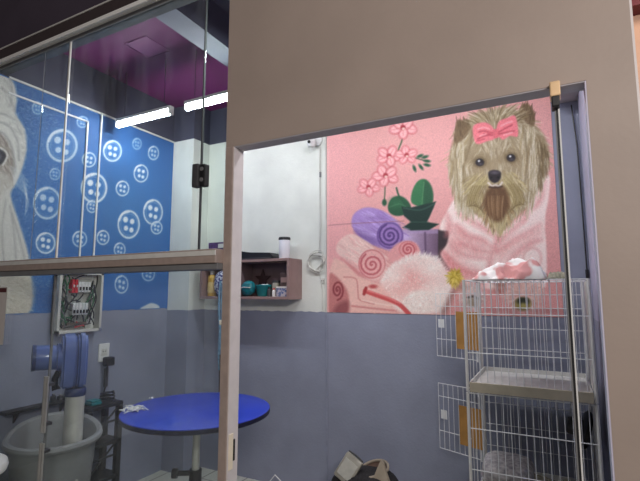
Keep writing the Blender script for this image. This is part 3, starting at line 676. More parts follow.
# wrapped band round the face, folds of the turban above it
cv.fill([(-8, 112), (4, 114), (15, 120), (22, 134), (24, 150), (21, 168), (14, 184), (15, 168), (13, 152), (7, 139), (-2, 131), (-8, 130)], (214, 212, 206), 1.6)
for p in ([(2, 88), (9, 96), (15, 111)], [(-4, 113), (6, 115), (15, 121), (21, 134)], [(-4, 131), (4, 134), (11, 145), (14, 160), (15, 172)], [(0, 122), (10, 127), (17, 140), (19, 160)], [(10, 80), (12, 92), (10, 106)]): cv.line(p, 1.6, (146, 144, 144), .8, 1.6)
for p in ([(6, 200), (2, 230), (4, 262)], [(10, 206), (14, 232), (16, 262)], [(-2, 196), (-4, 230)], [(12, 214), (20, 240), (25, 262)], [(8, 280), (14, 300)]): cv.line(p, 1.4, (160, 158, 156), .75, 1.4)
cv.fill([(-8, 280), (30, 276), (29, 313), (-8, 313)], (204, 196, 176), 3, .8)
cv.hair([(-8, 280), (28, 282), (28, 312), (-8, 312)], lambda u, v: (1, .4), 120, 5, [(222, 214, 196), (170, 164, 152), (190, 180, 160)], 1.2, .5)
for k in range(9): cv.line([(10+k*.6, 166+k*2.2), (20+k, 172+k*3.4), (28-k*.4, 182+k*4.2)], .8, (220, 226, 232), .55)
cv.hair([(2, 74), (14, 88), (15, 110), (25, 132), (24, 160), (19, 150), (8, 122)], lambda u, v: (.5, 1), 220, 4, [(224, 222, 218), (178, 176, 172), (196, 192, 186)], 1, .45)
# flaked white patch near the lower edge
cv.fill([(140, 309), (146, 305), (152, 303), (159, 306), (158, 311), (148, 312)], (224, 226, 226), 1, .9)
cv.c *= rng.normal(1, .035, cv.c.shape[:1])[:, None]
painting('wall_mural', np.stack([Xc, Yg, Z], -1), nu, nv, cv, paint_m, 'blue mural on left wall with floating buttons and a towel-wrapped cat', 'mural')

# ================================================================== LIGHTS
def tube_lamp(x0, x1, label):
    y, z = 2.26, 1.30
    t = thing('tube_lamp', ((x0+x1)/2, y, z), label, 'lamp')
    B(x0, x1, y-.022, y+.022, z+.022, z+.045, b=.004).build('lamp_housing', M['white'], t)
    MB().tube([(x0+.012, y, z), (x1-.012, y, z)], .019, 14).build('light_tube', M['led'], t, True)
    for x in (x0, x1-.014): B(x, x+.014, y-.021, y+.021, z-.021, z+.024, b=.004).build('end_cap', M['white'], t)
    for x in (x0+.08, x1-.08): MB().tube([(x, y, z+.045), (x, y, ZC)], .002, 6).build('hanger_rod', M['dgrey'], t)
tube_lamp(-2.965, -2.385, 'glowing white tube lamp at the left, nearest the blue mural')
tube_lamp(-2.25, -1.67, 'right one of two glowing white tube lamps, crossed by the dark glass joint')


def area(name, loc, target, size, power, col):
    d = bpy.data.lights.new(name, 'AREA'); d.shape = 'RECTANGLE'; d.size, d.size_y = size; d.energy = power; d.color = col
    o = bpy.data.objects.new(name, d); C.objects.link(o); o.location = (loc[0], loc[1], loc[2]+H)
    o.rotation_euler = (Vector(target)-Vector(loc)).to_track_quat('-Z', 'Y').to_euler(); return o
area('corridor_lamp', (1.3, -1.2, 1.3), (-.1, 1.45, .2), (1.2, .5), 70, (1, .93, .87))
area('room_lamp', (-.75, 2.2, 1.60), (-.75, 2.35, -1), (1.1, .12), 26, (.95, .97, 1))
area('side_room_lamp', (.8, 1.9, 1.6), (.7, 2.6, .2), (.5, .3), 6, (1, .84, .70))
w = bpy.data.worlds.new('world'); bpy.context.scene.world = w; w.use_nodes = True
w.node_tree.nodes['Background'].inputs[0].default_value = (.55, .5, .52, 1); w.node_tree.nodes['Background'].inputs[1].default_value = .10
sc = bpy.context.scene
sc.view_settings.view_transform = 'Standard'; sc.view_settings.look = 'None'; sc.view_settings.exposure = 0.0
sc.cycles.max_bounces = 10; sc.cycles.transparent_max_bounces = 24

exec_parts = True
# ================================================================== LEFT WALL FITTINGS
def conduit(pts, r, label):
    mb = MB()
    for a, b in zip(pts[:-1], pts[1:]):
        y0, y1 = sorted((a[0], b[0])); z0, z1 = sorted((a[1], b[1]))
        mb.box(XL+.004, XL+.004+r*1.4, y0-r, y1+r, z0-r, z1+r)
    return tag(mb.build('cable_conduit', M['white']), label, 'conduit', 'white cable conduits on the blue mural')
conduit([(1.52, 1.282), (2.073, 1.282), (2.073, .10)], .006, 'white L-shaped cable conduit, horizontal run turning down, on blue mural')
conduit([(2.185, 1.378), (2.185, .10)], .006, 'straight white vertical cable conduit nearest the tube lamp')
conduit([(1.955, .135), (1.955, -.29)], .007, 'short white conduit along the left side of the breaker panel')

# open breaker panel
ep = thing('breaker_panel', (XL, 2.12, -.28), 'open white electrical breaker panel with red and white breakers on left wall', 'breaker panel')
y0, y1, z0, z1, xp = 1.985, 2.32, -.275, .15, XL+.075
N0 = len(bpy.data.meshes)
mb = MB().box(XL+.004, XL+.012, y0, y1, z0, z1)
mb.box(XL+.004, xp, y0, y0+.018, z0, z1).box(XL+.004, xp, y1-.018, y1, z0, z1).box(XL+.004, xp, y0, y1, z0, z0+.018).box(XL+.004, xp, y0, y1, z1-.018, z1)
mb.build('enclosure', M['offwhite'], ep)
B(XL+.012, XL+.022, y0+.06, y1-.07, z0+.07, z1-.05, b=.002).build('mounting_plate', mat('zinc_plate', rgb(176, 178, 168), .5, .2), ep)
for k in range(2):
    o = B(XL+.022, XL+.062, 2.085+k*.024, 2.105+k*.024, .0, .095, b=.003).build('breaker', M['red'], ep); lab(o, 'red breaker'); B(XL+.062, XL+.072, 2.091+k*.024, 2.1+k*.024, .04, .058, b=.002).build('toggle', M['white'], o)
for k in range(4):
    o = B(XL+.022, XL+.06, 2.136+k*.024, 2.157+k*.024, .005, .078, b=.003).build('breaker', M['white'], ep); B(XL+.06, XL+.07, 2.141+k*.024, 2.152+k*.024, .02, .044, b=.002).build('toggle', M['black'], o)
for k in range(5):
    o = B(XL+.022, XL+.06, 2.10+k*.024, 2.121+k*.024, -.155, -.07, b=.003).build('breaker', M['white'], ep); B(XL+.06, XL+.07, 2.105+k*.024, 2.116+k*.024, -.142, -.118, b=.002).build('toggle', M['black'], o)
B(XL+.022, XL+.05, 2.07, 2.22, -.225, -.205, b=.003).build('terminal_bar', mat('terminal_metal', rgb(120, 110, 100), .4, .6), ep)
def rcurve(a, b, n, amp, x):
    pts = []; 
    ph = random.uniform(0, 6)
    for i in range(n+1):
        t = i/n; pts.append((x+.008*math.sin(ph+t*7), a[0]+(b[0]-a[0])*t+amp*math.sin(t*math.pi)*math.sin(ph+t*5), a[1]+(b[1]-a[1])*t+amp*.5*math.sin(t*math.pi*2+ph)))
    return pts
ws = [((2.02, .12), (2.02, -.24), 'green'), ((2.04, .12), (2.03, -.2), 'green'), ((2.05, .11), (2.10, .0), 'green'), ((2.28, .12), (2.27, -.2), 'black'), ((2.26, .1), (2.26, -.15), 'black'), ((2.25, .08), (2.24, -.23), 'black'),
      ((2.10, .0), (2.06, -.1), 'black'), ((2.02, -.22), (2.2, -.24), 'black'), ((2.05, -.2), (2.25, -.23), 'black'), ((2.14, -.21), (2.2, -.25), 'red'), ((2.12, .0), (2.14, -.07), 'black'), ((2.16, .0), (2.16, -.07), 'black'), ((2.09, .1), (2.2, .12), 'black'), ((2.04, -.12), (2.1, -.22), 'green'), ((2.22, .08), (2.26, .0), 'dgrey')]
for k in range(14):
    side = random.random() < .5
    a = (random.uniform(2.01, 2.07) if side else random.uniform(2.23, 2.29), random.uniform(-.05, .12)); b = (random.uniform(2.02, 2.28), random.uniform(-.25, -.19))
    ws.append((a, b, random.choice(['green', 'black', 'black', 'dgrey', 'grey'])))
for a, b, c in ws: MB().tube(rcurve(a, b, 14, .03, XL+.045), .0045, 6).build('wire', M[c], ep, True)
for _o in [ep]+list(ep.children_recursive):
    if _o.type == 'MESH': _o.data.transform(Matrix.Translation(Vector((0, -.088, 0))))
ep.location.y -= .0
# outlet, plug
ou = thing('wall_outlet', (XL, 2.32, -.45), 'white wall power outlet right of the blue dryer', 'outlet')
B(XL, XL+.010, 2.275, 2.365, -.515, -.38, b=.004).build('faceplate', M['white'], ou)
B(XL+.010, XL+.014, 2.297, 2.343, -.47, -.42, b=.003).build('socket', M['offwhite'], ou)
for y in (2.308, 2.328): MB().tube([(XL+.012, y, -.438), (XL+.0155, y, -.438)], .004, 8).build('pin_hole', M['black'], ou)
pl = thing('power_plug', (XL+.014, 2.335, -.51), 'black plug and hanging cable in the white outlet on left wall', 'plug')
B(XL+.015, XL+.07, 2.30, 2.375, -.545, -.478, b=.012).build('plug_body', M['black'], pl)
MB().tube([(XL+.04, 2.33, -.545), (XL+.035, 2.325, -.62), (XL+.03, 2.33, -.70), (XL+.04, 2.31, -.745)], .006, 8).build('cable', M['black'], pl, True)
B(XL+.02, XL+.04, 2.315, 2.345, -.70, -.56, b=.006).build('inline_block', M['dgrey'], pl)
# paper on the glass
pa = thing('notice_sheet', (-2.78, YP-.006, -.28), 'white paper notice with dark red heading taped at left glass edge', 'notice')
MB().add([(-2.93, YP-.008, .033), (-2.742, YP-.008, .033), (-2.735, YP-.012, -.285), (-2.93, YP-.008, -.31)], [(0, 1, 2, 3)]).build('sheet', M['paper'], pa)
MB().add([(-2.92, YP-.010, .028), (-2.748, YP-.010, .028), (-2.748, YP-.0105, .004), (-2.92, YP-.010, .004)], [(0, 1, 2, 3)]).build('heading_bar', M['paperh'], pa)
# ================================================================== DRYER, TUB, RACK
dx, dy = -2.546, 1.757
dr = thing('pet_dryer', (dx, dy, -1.44), 'blue pet hair dryer with side motor on silver tube stand', 'pet dryer')
MB().tube([(dx, dy, -1.44), (dx, dy, -.56)], .052, 24).build('stand_tube', M['chrome'], dr, True)
MB().lathe([(.055, -.60), (.058, -.59), (.058, -.565), (.05, -.555)], (dx, dy, 0), 24).build('tube_collar', M['dryer_d'], dr, True)
Rz = Matrix.Translation(Vector((dx, dy, 0))) @ Matrix.Rotation(math.radians(62), 4, 'Z')   # local -x is the motor axis
prof = []
for k in range(17):
    a = math.pi*k/16; prof.append((.088*math.cos(a), -.326+.088*math.sin(a)))
prof += [(-.088, -.48), (-.056, -.548), (.056, -.548), (.088, -.48)]
def half(x0, x1, nm):
    bm = bmesh.new(); A = [bm.verts.new((x0, p[0], p[1])) for p in prof]; Bv = [bm.verts.new((x1, p[0], p[1])) for p in prof]; n = len(prof)
    bm.faces.new(A); bm.faces.new(Bv[::-1])
    for i in range(n): bm.faces.new((A[i], Bv[i], Bv[(i+1) % n], A[(i+1) % n]))
    bmesh.ops.recalc_face_normals(bm, faces=bm.faces)
    bmesh.ops.bevel(bm, geom=[e for e in bm.edges if e.calc_face_angle(0) > .6], offset=.013, segments=3, affect='EDGES')
    return MB().bm(bm, Rz).build(nm, M['dryer'], dr, True)
half(-.086, -.008, 'motor_side_shell'); half(-.004, .046, 'outer_shell')
MB().prism([(p[0]*.97, (p[1]+.4)*.975-.4) for p in prof], Rz @ Vector((-.008, 0, 0)), Rz.to_3x3() @ Vector((0, 1, 0)), (0, 0, 1), Rz.to_3x3() @ Vector((.004, 0, 0))).build('seam', M['dryer_d'], dr)
MB().tube([Rz @ Vector(p) for p in ((-.085, 0, -.372), (-.108, 0, -.372), (-.109, 0, -.372), (-.212, 0, -.368), (-.224, 0, -.368))], [.080, .080, .070, .070, .064], 28).build('motor', M['dryer'], dr, True)
MB().tube([Rz @ Vector(p) for p in ((-.213, 0, -.368), (-.231, 0, -.368))], .073, 28).build('motor_cap', M['dryer_d'], dr, True)
MB().tube([Rz @ Vector(p) for p in ((-.092, -.02, -.45), (-.112, -.02, -.49), (-.108, -.02, -.55), (-.088, -.02, -.535))], .018, 10).build('handle', M['black'], dr, True)
# tub
tx, ty = -2.735, 1.77
tb = thing('bath_tub', (tx, ty, ZF), 'grey oval plastic wash tub standing behind the lower glass', 'tub')
RT = Matrix.Rotation(math.atan2(.55, -.84), 4, 'Z')
prof = [(.20, ZF), (.215, ZF+.02), (.266, -.92), (.272, -.885), (.300, -.882), (.310, -.866), (.306, -.850), (.290, -.843), (.268, -.85), (.255, -.89), (.20, ZF+.06), (0.0, ZF+.05)]
mb = MB().lathe(prof, (0, 0, 0), 48, 1.0, .85)
vs = []
for x, y, z in mb.v:
    q = RT @ Vector((x, y, 0)); k = max(0, x/.30)*max(0, (z+1.1)/.25)
    vs.append((tx+q.x, ty+q.y, z+.06*k))
mb.v = vs
mb.build('tub_body', M['tub'], tb, True)
# rack
rx0, rx1, ry0, ry1, rz = -3.052, -2.86, 2.075, 2.36, -.785
rk = thing('storage_rack', ((rx0+rx1)/2, (ry0+ry1)/2, ZF), 'black plastic storage rack against left wall behind the tub', 'rack')
for z in (rz, rz-.26, rz-.50):
    mb = MB().box(rx0, rx1, ry0, ry1, z-.028, z, b=.006)
    mb.build('rack_shelf', M['black'], rk)
for x in (rx0+.02, rx1-.02):
    for y in (ry0+.02, ry1-.02): B(x-.02, x+.02, y-.02, y+.02, ZF, rz-.028, b=.006).build('rack_post', M['black'], rk)
for z in (rz-.13, rz-.37):
    MB().tube([(rx1-.02, ry0+.02, z), (rx1-.02, ry1-.02, z)], .008, 8).tube([(rx0+.02, ry0+.02, z), (rx1-.02, ry0+.02, z)], .008, 8).build('side_rail', M['black'], rk, True)
MB().tube([(rx1-.02, ry0+.03, rz-.24), (rx1-.02, ry1-.03, rz-.04)], .007, 8).tube([(rx1-.02, ry0+.03, rz-.48), (rx1-.02, ry1-.03, rz-.28)], .007, 8).build('cross_brace', M['black'], rk, True)
sb = thing('soap_dish', (-2.94, 2.17, rz), 'small teal soap box lying on top of the black rack', 'soap box')
B(-2.98, -2.90, 2.13, 2.21, rz, rz+.022, b=.006).build('dish', M['teal'], sb); B(-2.977, -2.903, 2.133, 2.207, rz+.023, rz+.034, b=.005).build('lid', M['teal'], sb)
cb = thing('coiled_flex', (-2.94, 2.29, rz), 'dark coiled lead on the black rack top below the outlet', 'cable')
MB().tube([(-2.95+.055*math.cos(a*.5)*(1-.01*a), 2.29+.05*math.sin(a*.5), rz+.006+.0016*a) for a in range(0, 40)], .006, 6).build('lead', M['black'], cb, True)
# dark ledge with tools on the wall behind the tub
lg = thing('wall_ledge', (XL, 1.83, -.73), 'narrow black ledge on left wall behind the tub', 'ledge')
B(XL, XL+.07, 1.62, 2.05, -.742, -.722, b=.003).build('ledge_board', M['black'], lg)
for y in (1.70, 2.0): MB().prism([(0, 0), (.055, 0), (0, -.07)], (XL, y, -.742), (1, 0, 0), (0, 0, 1), (0, .012, 0)).build('bracket', M['black'], lg)
for k, (y, h, r) in enumerate(((1.93, .05, .017), (1.98, .035, .02), (2.025, .06, .015))):
    b = thing('pump_bottle', (XL+.035, y, -.722), ['leftmost small dark bottle on the black wall ledge', 'middle small dark bottle on the black wall ledge', 'rightmost small dark bottle on the black wall ledge'][k], 'bottle', 'bottles on the wall ledge')
    MB().lathe([(r*.9, -.722), (r, -.718), (r, -.722+h*.7), (r*.45, -.722+h*.8), (r*.45, -.722+h*.86)], (XL+.035, y, 0), 16).build('bottle_body', M['dgrey'], b, True)
    MB().lathe([(r*.6, -.722+h*.86), (r*.6, -.722+h), (0, -.722+h)], (XL+.035, y, 0), 16).build('cap', M['grey'], b, True)
# pull handles on the glass joint
def handle(z0, z1, label):
    t = thing('pull_handle', (XM, YP-.03, z0), label, 'door handle', 'steel pull handles')
    MB().tube([(XM+.034, YP-.035, z0), (XM+.034, YP-.035, z1)], .0085, 14).build('bar', M['steel'], t, True)
    MB().tube([(XM+.053, YP-.035, z0), (XM+.053, YP-.035, z1)], .006, 12).build('bar', M['steel'], t, True)
    for z in (z0+.04, z1-.04): B(XM+.028, XM+.058, YP-.036, YP, z-.008, z+.008, b=.002).build('standoff', M['dgrey'], t)
    return t
handle(-.685, -.415, 'upper steel pull handle on the lower glass, in front of dryer')
handle(-1.15, -.735, 'lower steel pull handle on the lower glass, over the tub')
# glass patch clamp
gc = thing('glass_clamp', (XJ, YP, .51), 'black clamp fitting on dark glass joint beside the column', 'clamp')
B(XJ-.040, XJ-.004, YP-.014, YP+.02, .457, .562, b=.006).build('clamp_plate', M['dgrey'], gc)
B(XJ+.004, XJ+.034, YP-.014, YP+.02, .457, .556, b=.006).build('clamp_plate', M['black'], gc)
for z in (.485, .532): MB().tube([(XJ+.019, YP-.018, z), (XJ+.019, YP-.012, z)], .009, 10).build('clamp_screw', M['grey'], gc, True)
# white stool at left margin (corridor side)
so = (-2.362, 1.105)
ch = thing('round_stool', (so[0], so[1], ZF), 'white round stool with thick rounded seat at the lower left margin', 'stool')
MB().lathe([(.10, -.808), (.155, -.805), (.174, -.795), (.180, -.776), (.174, -.756), (.155, -.744), (0, -.742)], (so[0], so[1], 0), 48).build('seat', M['white'], ch, True)
MB().tube([(so[0], so[1], -.815), (so[0], so[1], -1.42)], .028, 16).build('pedestal', M['chrome'], ch, True)
MB().lathe([(.17, ZF), (.175, ZF+.012), (.15, ZF+.03), (.04, ZF+.07), (.03, -1.40)], (so[0], so[1], 0), 40).build('base', M['white'], ch, True)

# ================================================================== TABLE
tc_ = Vector((-1.838, 2.02, -.65)); R0 = .408
gt = thing('grooming_table', (tc_.x, tc_.y, ZF), 'round cobalt blue grooming table on single silver column', 'table')
MB().lathe([(0, -.650), (R0-.004, -.650), (R0, -.652), (R0, -.655), (0, -.655)], (tc_.x, tc_.y, 0), 72).build('tabletop', M['table'], gt, True)
MB().lathe([(R0-.002, -.655), (R0+.002, -.657), (R0+.002, -.676), (R0-.01, -.682), (0, -.682)], (tc_.x, tc_.y, 0), 72).build('edge_band', M['table_e'], gt, True)
MB().tube([(tc_.x, tc_.y, -.682), (tc_.x, tc_.y, -1.05)], .021, 20).build('column', M['chrome'], gt, True)
MB().tube([(tc_.x, tc_.y, -.98), (tc_.x, tc_.y, -1.42)], .034, 20).build('lower_sleeve', M['black'], gt, True)
MB().tube([(tc_.x, tc_.y, -1.0), (tc_.x-.085, tc_.y-.05, -1.0)], .014, 10).tube([(tc_.x-.085, tc_.y-.05, -1.0), (tc_.x-.11, tc_.y-.065, -1.0)], .026, 12).build('height_knob', M['black'], gt, True)
MB().lathe([(.10, -.700), (.12, -.690), (.12, -.682)], (tc_.x, tc_.y, 0), 24).build('mounting_flange', M['dgrey'], gt, True)
mb = MB()
for k in range(4):
    a = k*math.pi/2+.6; mb.tube([(tc_.x, tc_.y, -1.42), (tc_.x+.15*math.cos(a), tc_.y+.15*math.sin(a), -1.45), (tc_.x+.30*math.cos(a), tc_.y+.30*math.sin(a), -1.478)], [.03, .026, .02], 10)
mb.build('base', M['black'], gt, True)
def fluff(name, c, r, n, label, m, cat='tuft'):
    mb = MB()
    for k in range(n):
        p = Vector(c)+Vector((random.gauss(0, r), random.gauss(0, r), random.uniform(.003, r*.5)))
        d = Vector((random.gauss(0, 1), random.gauss(0, 1), random.uniform(0, .5))).normalized()*r*.7
        mb.tube([p-d, p+Vector((0, 0, r*.15)), p+d], [.0015, .005, .0015], 5)
    return tag(mb.build(name, m), label, cat)
p1 = onZ(128, 411, -.65); fluff('hair_tuft', (p1.x+.03, p1.y+.02, -.648), .028, 40, 'white fur tuft at the left edge of blue table', M['white'])
p2 = onZ(151, 398.5, -.65); fluff('hair_tuft', (p2.x, p2.y, -.65), .007, 10, 'tiny white fur scrap further in on blue table', M['white'])

# ================================================================== WALL SHELF AND ITS CONTENTS
sx0, sx1, sy0, sy1, sz0, sz1 = -2.70, -1.805, 2.95, YB, -.05, .27
ws_ = thing('wall_shelf', ((sx0+sx1)/2, YB, sz0), 'brown open box shelf on white wall', 'shelf')
tk = .022
B(sx0, sx1, sy0, sy1, sz1-tk, sz1, b=.002).build('top_panel', M['wood'], ws_)
B(sx0, sx1, sy0, sy1, sz0, sz0+tk, b=.002).build('bottom_panel', M['wood'], ws_)
B(sx1-tk, sx1, sy0, sy1, sz0+tk, sz1-tk).build('side_panel', M['wood'], ws_); B(sx0, sx0+tk, sy0, sy1, sz0+tk, sz1-tk).build('side_panel', M['wood'], ws_)
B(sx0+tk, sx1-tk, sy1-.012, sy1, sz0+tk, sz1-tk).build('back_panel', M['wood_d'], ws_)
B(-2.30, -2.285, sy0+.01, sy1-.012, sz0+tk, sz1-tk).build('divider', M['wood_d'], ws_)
zt, zb = sz1, sz0+tk
# on top
cs = thing('flat_case', (-2.13, 3.05, zt), 'flat black case lying on top of the brown shelf', 'case')
MB().prism([(-.185, 0), (.155, 0), (.155, .02), (.12, .052), (-.10, .062), (-.18, .078), (-.187, .04)], (-2.13, 2.985, zt), (1, 0, 0), (0, 0, 1), (0, .12, 0)).build('case_body', M['black'], cs)
B(-2.29, -2.0, 2.980, 2.986, zt+.008, zt+.016).build('zip', M['dgrey'], cs)
tm = thing('tumbler', (-1.912, 3.05, zt), 'white tumbler with black rim standing on the brown shelf', 'tumbler')
MB().lathe([(.040, zt), (.043, zt+.004), (.046, zt+.155), (.043, zt+.157), (0, zt+.157)], (-1.912, 3.05, 0), 28).build('tumbler_body', mat('glossy_white_enamel', rgb(246, 246, 253), .3, var=.01), tm, True)
MB().lathe([(.0475, zt+.152), (.0485, zt+.156), (.0485, zt+.170), (.044, zt+.176), (0, zt+.176)], (-1.912, 3.05, 0), 28).build('lid', M['black'], tm, True)
vc = thing('small_carton', (-2.60, 3.05, zt), 'small violet carton on the left end of the brown shelf top', 'carton')
B(-2.66, -2.47, 3.00, 3.07, zt, zt+.165, b=.002).build('carton_body', M['violet'], vc)
B(-2.55, -2.49, 2.996, 3.002, zt+.115, zt+.15).build('label_patch', M['paper'], vc)
# inside, left bay
yb = thing('spray_bottle', (-2.625, 3.02, zb), 'mustard yellow bottle at the left inside of the brown shelf', 'bottle')
MB().lathe([(.034, zb), (.037, zb+.006), (.037, zb+.155), (.030, zb+.175), (.016, zb+.186)], (-2.625, 3.02, 0), 24).build('bottle_body', M['yellow'], yb, True)
MB().lathe([(.018, zb+.186), (.018, zb+.213), (.012, zb+.22), (0, zb+.22)], (-2.625, 3.02, 0), 20).build('cap', M['paper'], yb, True)
MB().lathe([(.0375, zb+.03), (.0378, zb+.12)], (-2.625, 3.02, 0), 24).build('label_band', mat('tan_label', rgb(206, 178, 120), .6), yb, True)
def crumple(name, x0, x1, y0, y1, z, h, m, label, cat, seed, fx=3, fy=2, up=True, par=None):
    nx, ny = 56, 36; vs = []; fs = []
    for j in range(ny+1):
        for i in range(nx+1):
            a, b = i/nx, j/ny
            e = min(1, 6*min(a, 1-a))*min(1, 6*min(b, 1-b))
            e = max(0, e)**.5
            n1 = mnoise.fractal(Vector((a*fx+seed, b*fy, seed)), 1, 2, 4); n2 = abs(mnoise.noise(Vector((a*fx*2.2+b*3+seed*2, b*fy*1.2, 3+seed))))
            zz = z+.004+h*e*max(.05, .55+.5*n1-.55*n2)
            wob = .06*mnoise.noise(Vector((a*5, b*5, seed+9)))
            vs.append((x0+(x1-x0)*(a+wob*.6), y0+(y1-y0)*(b+wob), zz))
    for j in range(ny):
        for i in range(nx): k = j*(nx+1)+i; fs.append((k, k+1, k+nx+2, k+nx+1))
    o = len(vs); vs += [(x, y, z) for x, y, _ in vs]
    for j in range(ny):
        for i in range(nx): k = o+j*(nx+1)+i; fs.append((k+nx+1, k+nx+2, k+1, k))
    rim = [i for i in range(nx+1)]+[j*(nx+1)+nx for j in range(1, ny+1)]+[ny*(nx+1)+i for i in range(nx-1, -1, -1)]+[j*(nx+1) for j in range(ny-1, 0, -1)]
    for a, b in zip(rim, rim[1:]+rim[:1]): fs.append((a, a+o, b+o, b))
    ob = MB().add(vs, fs).build(name, m, par, True)
    return tag(ob, label, cat) if par is None else ob
pb = thing('printed_pouch', (-2.50, 3.02, zb), 'blue and white printed pouch beside the yellow bottle in the shelf', 'pouch')
mb = MB(); 
bm = bmesh.new(); bmesh.ops.create_icosphere(bm, subdivisions=3, radius=1)
for v in bm.verts:
    n = mnoise.noise(v.co*1.8+Vector((4, 2, 1)))*.16; v.co = Vector((v.co.x*.072*(1+n), v.co.y*.055*(1+n), v.co.z*.112*(1+n)+.112))
MB().bm(bm, Matrix.Translation(Vector((-2.508, 3.01, zb)))).build('pouch_body', M['pouch_blue'], pb, True)
MB().tube([(-2.52, 3.02, zb+.2), (-2.50, 3.0, zb+.225), (-2.46, 3.02, zb+.2)], .006, 8).build('drawstring', M['paper'], pb, True)
le = thing('hanging_leash', (-2.462, 2.93, -.06), 'pale blue leash hanging below the shelf beside the left post', 'leash')
mb = MB().tube([(-2.47, 2.945, .10), (-2.474, 2.938, -.02), (-2.47, 2.936, -.15), (-2.456, 2.935, -.30), (-2.462, 2.935, -.48), (-2.452, 2.935, -.62)], .009, 8).tube([(-2.45, 2.945, .07), (-2.448, 2.938, -.06), (-2.440, 2.938, -.20), (-2.45, 2.94, -.34), (-2.446, 2.94, -.50)], .008, 8)
mb.build('strap', M['leash'], le, True)
MB().tube([(-2.446, 2.94, -.50), (-2.448, 2.94, -.60), (-2.444, 2.94, -.80), (-2.446, 2.94, -1.0)], .010, 8).build('dark_strap', M['dgrey'], le, True)
B(-2.468, -2.436, 2.928, 2.948, -.26, -.22, b=.004).build('buckle', M['cream'], le)
# inside, right bay
tl = thing('teal_basin', (-2.105, 3.05, zb), 'teal plastic basin inside the brown shelf', 'basin')
MB().lathe([(.072, zb), (.085, zb+.01), (.108, zb+.085), (.113, zb+.088), (.111, zb+.094), (.103, zb+.092), (.08, zb+.012), (0, zb+.008)], (-2.105, 3.05, 0), 36, .62, .62).build('basin_body', M['teal'], tl, True)
crumple('cloth_in_basin', -2.15, -2.06, 3.01, 3.09, zb+.075, .032, M['white'], 'folded white cloth lying in the teal basin', 'cloth', 3.3)
st = thing('star_ornament', (-2.14, 3.09, zb+.09), 'dark brown pointed star ornament behind the teal basin', 'ornament')
pts = []
for k in range(10):
    a = math.pi/2+k*math.pi/5; r = .082 if k % 2 == 0 else .034; pts.append((r*math.cos(a), r*math.sin(a)))
MB().prism(pts, (-2.165, 3.125, zb+.145), (1, 0, 0), (0, 0, 1), (0, -.012, 0)).build('star', mat('dark_brown_wood', rgb(62, 40, 42), .5), st)
MB().box(-2.172, -2.158, 3.115, 3.13, zb, zb+.10).build('stand', M['black'], st)
for k, (x, h, r, mm, lb) in enumerate(((-2.02, .075, .017, 'dgrey', 'small dark grey bottle right of the teal basin'), (-1.976, .065, .015, 'white', 'short white bottle with red cap inside the brown shelf'), (-1.947+.0, .075, .0095, 'wood_d', 'dark reddish bottle left of the printed boxes'))):
    b = thing('small_bottle', (x, 3.0, zb), lb, 'bottle', 'small bottles in the brown shelf')
    MB().lathe([(r*.9, zb), (r, zb+.004), (r, zb+h*.68), (r*.5, zb+h*.8), (r*.5, zb+h*.84)], (x, 3.0, 0), 18).build('bottle_body', M[mm], b, True)
    MB().lathe([(r*.62, zb+h*.84), (r*.62, zb+h), (0, zb+h)], (x, 3.0, 0), 16).build('cap', M['black' if k != 1 else 'red'], b, True)
tp = thing('teal_pack', (-2.255, 3.0, zb), 'teal wrapped pack left of the teal basin in the brown shelf', 'pack')
bm = bmesh.new(); bmesh.ops.create_icosphere(bm, subdivisions=3, radius=1)
for v in bm.verts:
    n = mnoise.noise(v.co*2.4+Vector((1, 7, 3)))*.2; v.co = Vector((v.co.x*.062*(1+n), v.co.y*.045*(1+n), v.co.z*.062*(1+n)+.062))
cu_ = MB().bm(bm, Matrix.Translation(Vector((-2.215, 2.985, zb)))); zm = min(v[2] for v in cu_.v); cu_.v = [(x, y, z+zb-zm) for x, y, z in cu_.v]
cu_.build('pack_body', mat('dark_teal_film', rgb(26, 106, 116), .3, var=.25, scale=40), tp, True)
MB().tube([(-2.265, 2.945, zb+.07), (-2.215, 2.935, zb+.075), (-2.165, 2.945, zb+.07)], .004, 6).build('white_band', M['paper'], tp, True)
jr = thing('glass_jar', (-1.997, 3.069, zb), 'pale jar with dark lid behind the small bottles in the shelf', 'jar')
MB().lathe([(.032, zb), (.036, zb+.005), (.036, zb+.10), (.030, zb+.11)], (-1.997, 3.069, 0), 24).build('jar_body', M['pouch'], jr, True)
MB().lathe([(.034, zb+.11), (.034, zb+.128), (0, zb+.13)], (-1.997, 3.069, 0), 24).build('lid', M['dgrey'], jr, True)
pbx = thing('printed_box', (-1.875, 3.0, zb), 'grey-blue printed box at the right inside the shelf', 'box')
B(-1.935, -1.832, 2.975, 3.05, zb, zb+.066, b=.002).build('box_body', M['print_box'], pbx); B(-1.937, -1.830, 2.973, 3.052, zb+.066, zb+.078, b=.002).build('box_lid', M['paper'], pbx)
dbx = thing('dark_box', (-1.87, 3.01, zb+.078), 'dark brown box stacked on the grey-blue printed box', 'box')
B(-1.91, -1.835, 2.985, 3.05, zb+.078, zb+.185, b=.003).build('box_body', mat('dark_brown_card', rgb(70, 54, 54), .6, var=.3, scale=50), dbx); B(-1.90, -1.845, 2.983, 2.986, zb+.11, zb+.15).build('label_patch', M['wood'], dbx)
bk = thing('leaning_folder', (-2.02, 3.10, zb), 'mauve folder leaning on the shelf back behind the bottles', 'folder')
B(-2.08, -1.96, 3.11, 3.125, zb, zb+.15, b=.002).build('folder_cover', mat('mauve_card', rgb(118, 96, 104), .7, var=.2, scale=20), bk)
B(-2.075, -1.965, 3.125, 3.132, zb+.003, zb+.145).build('pages', M['paper'], bk)

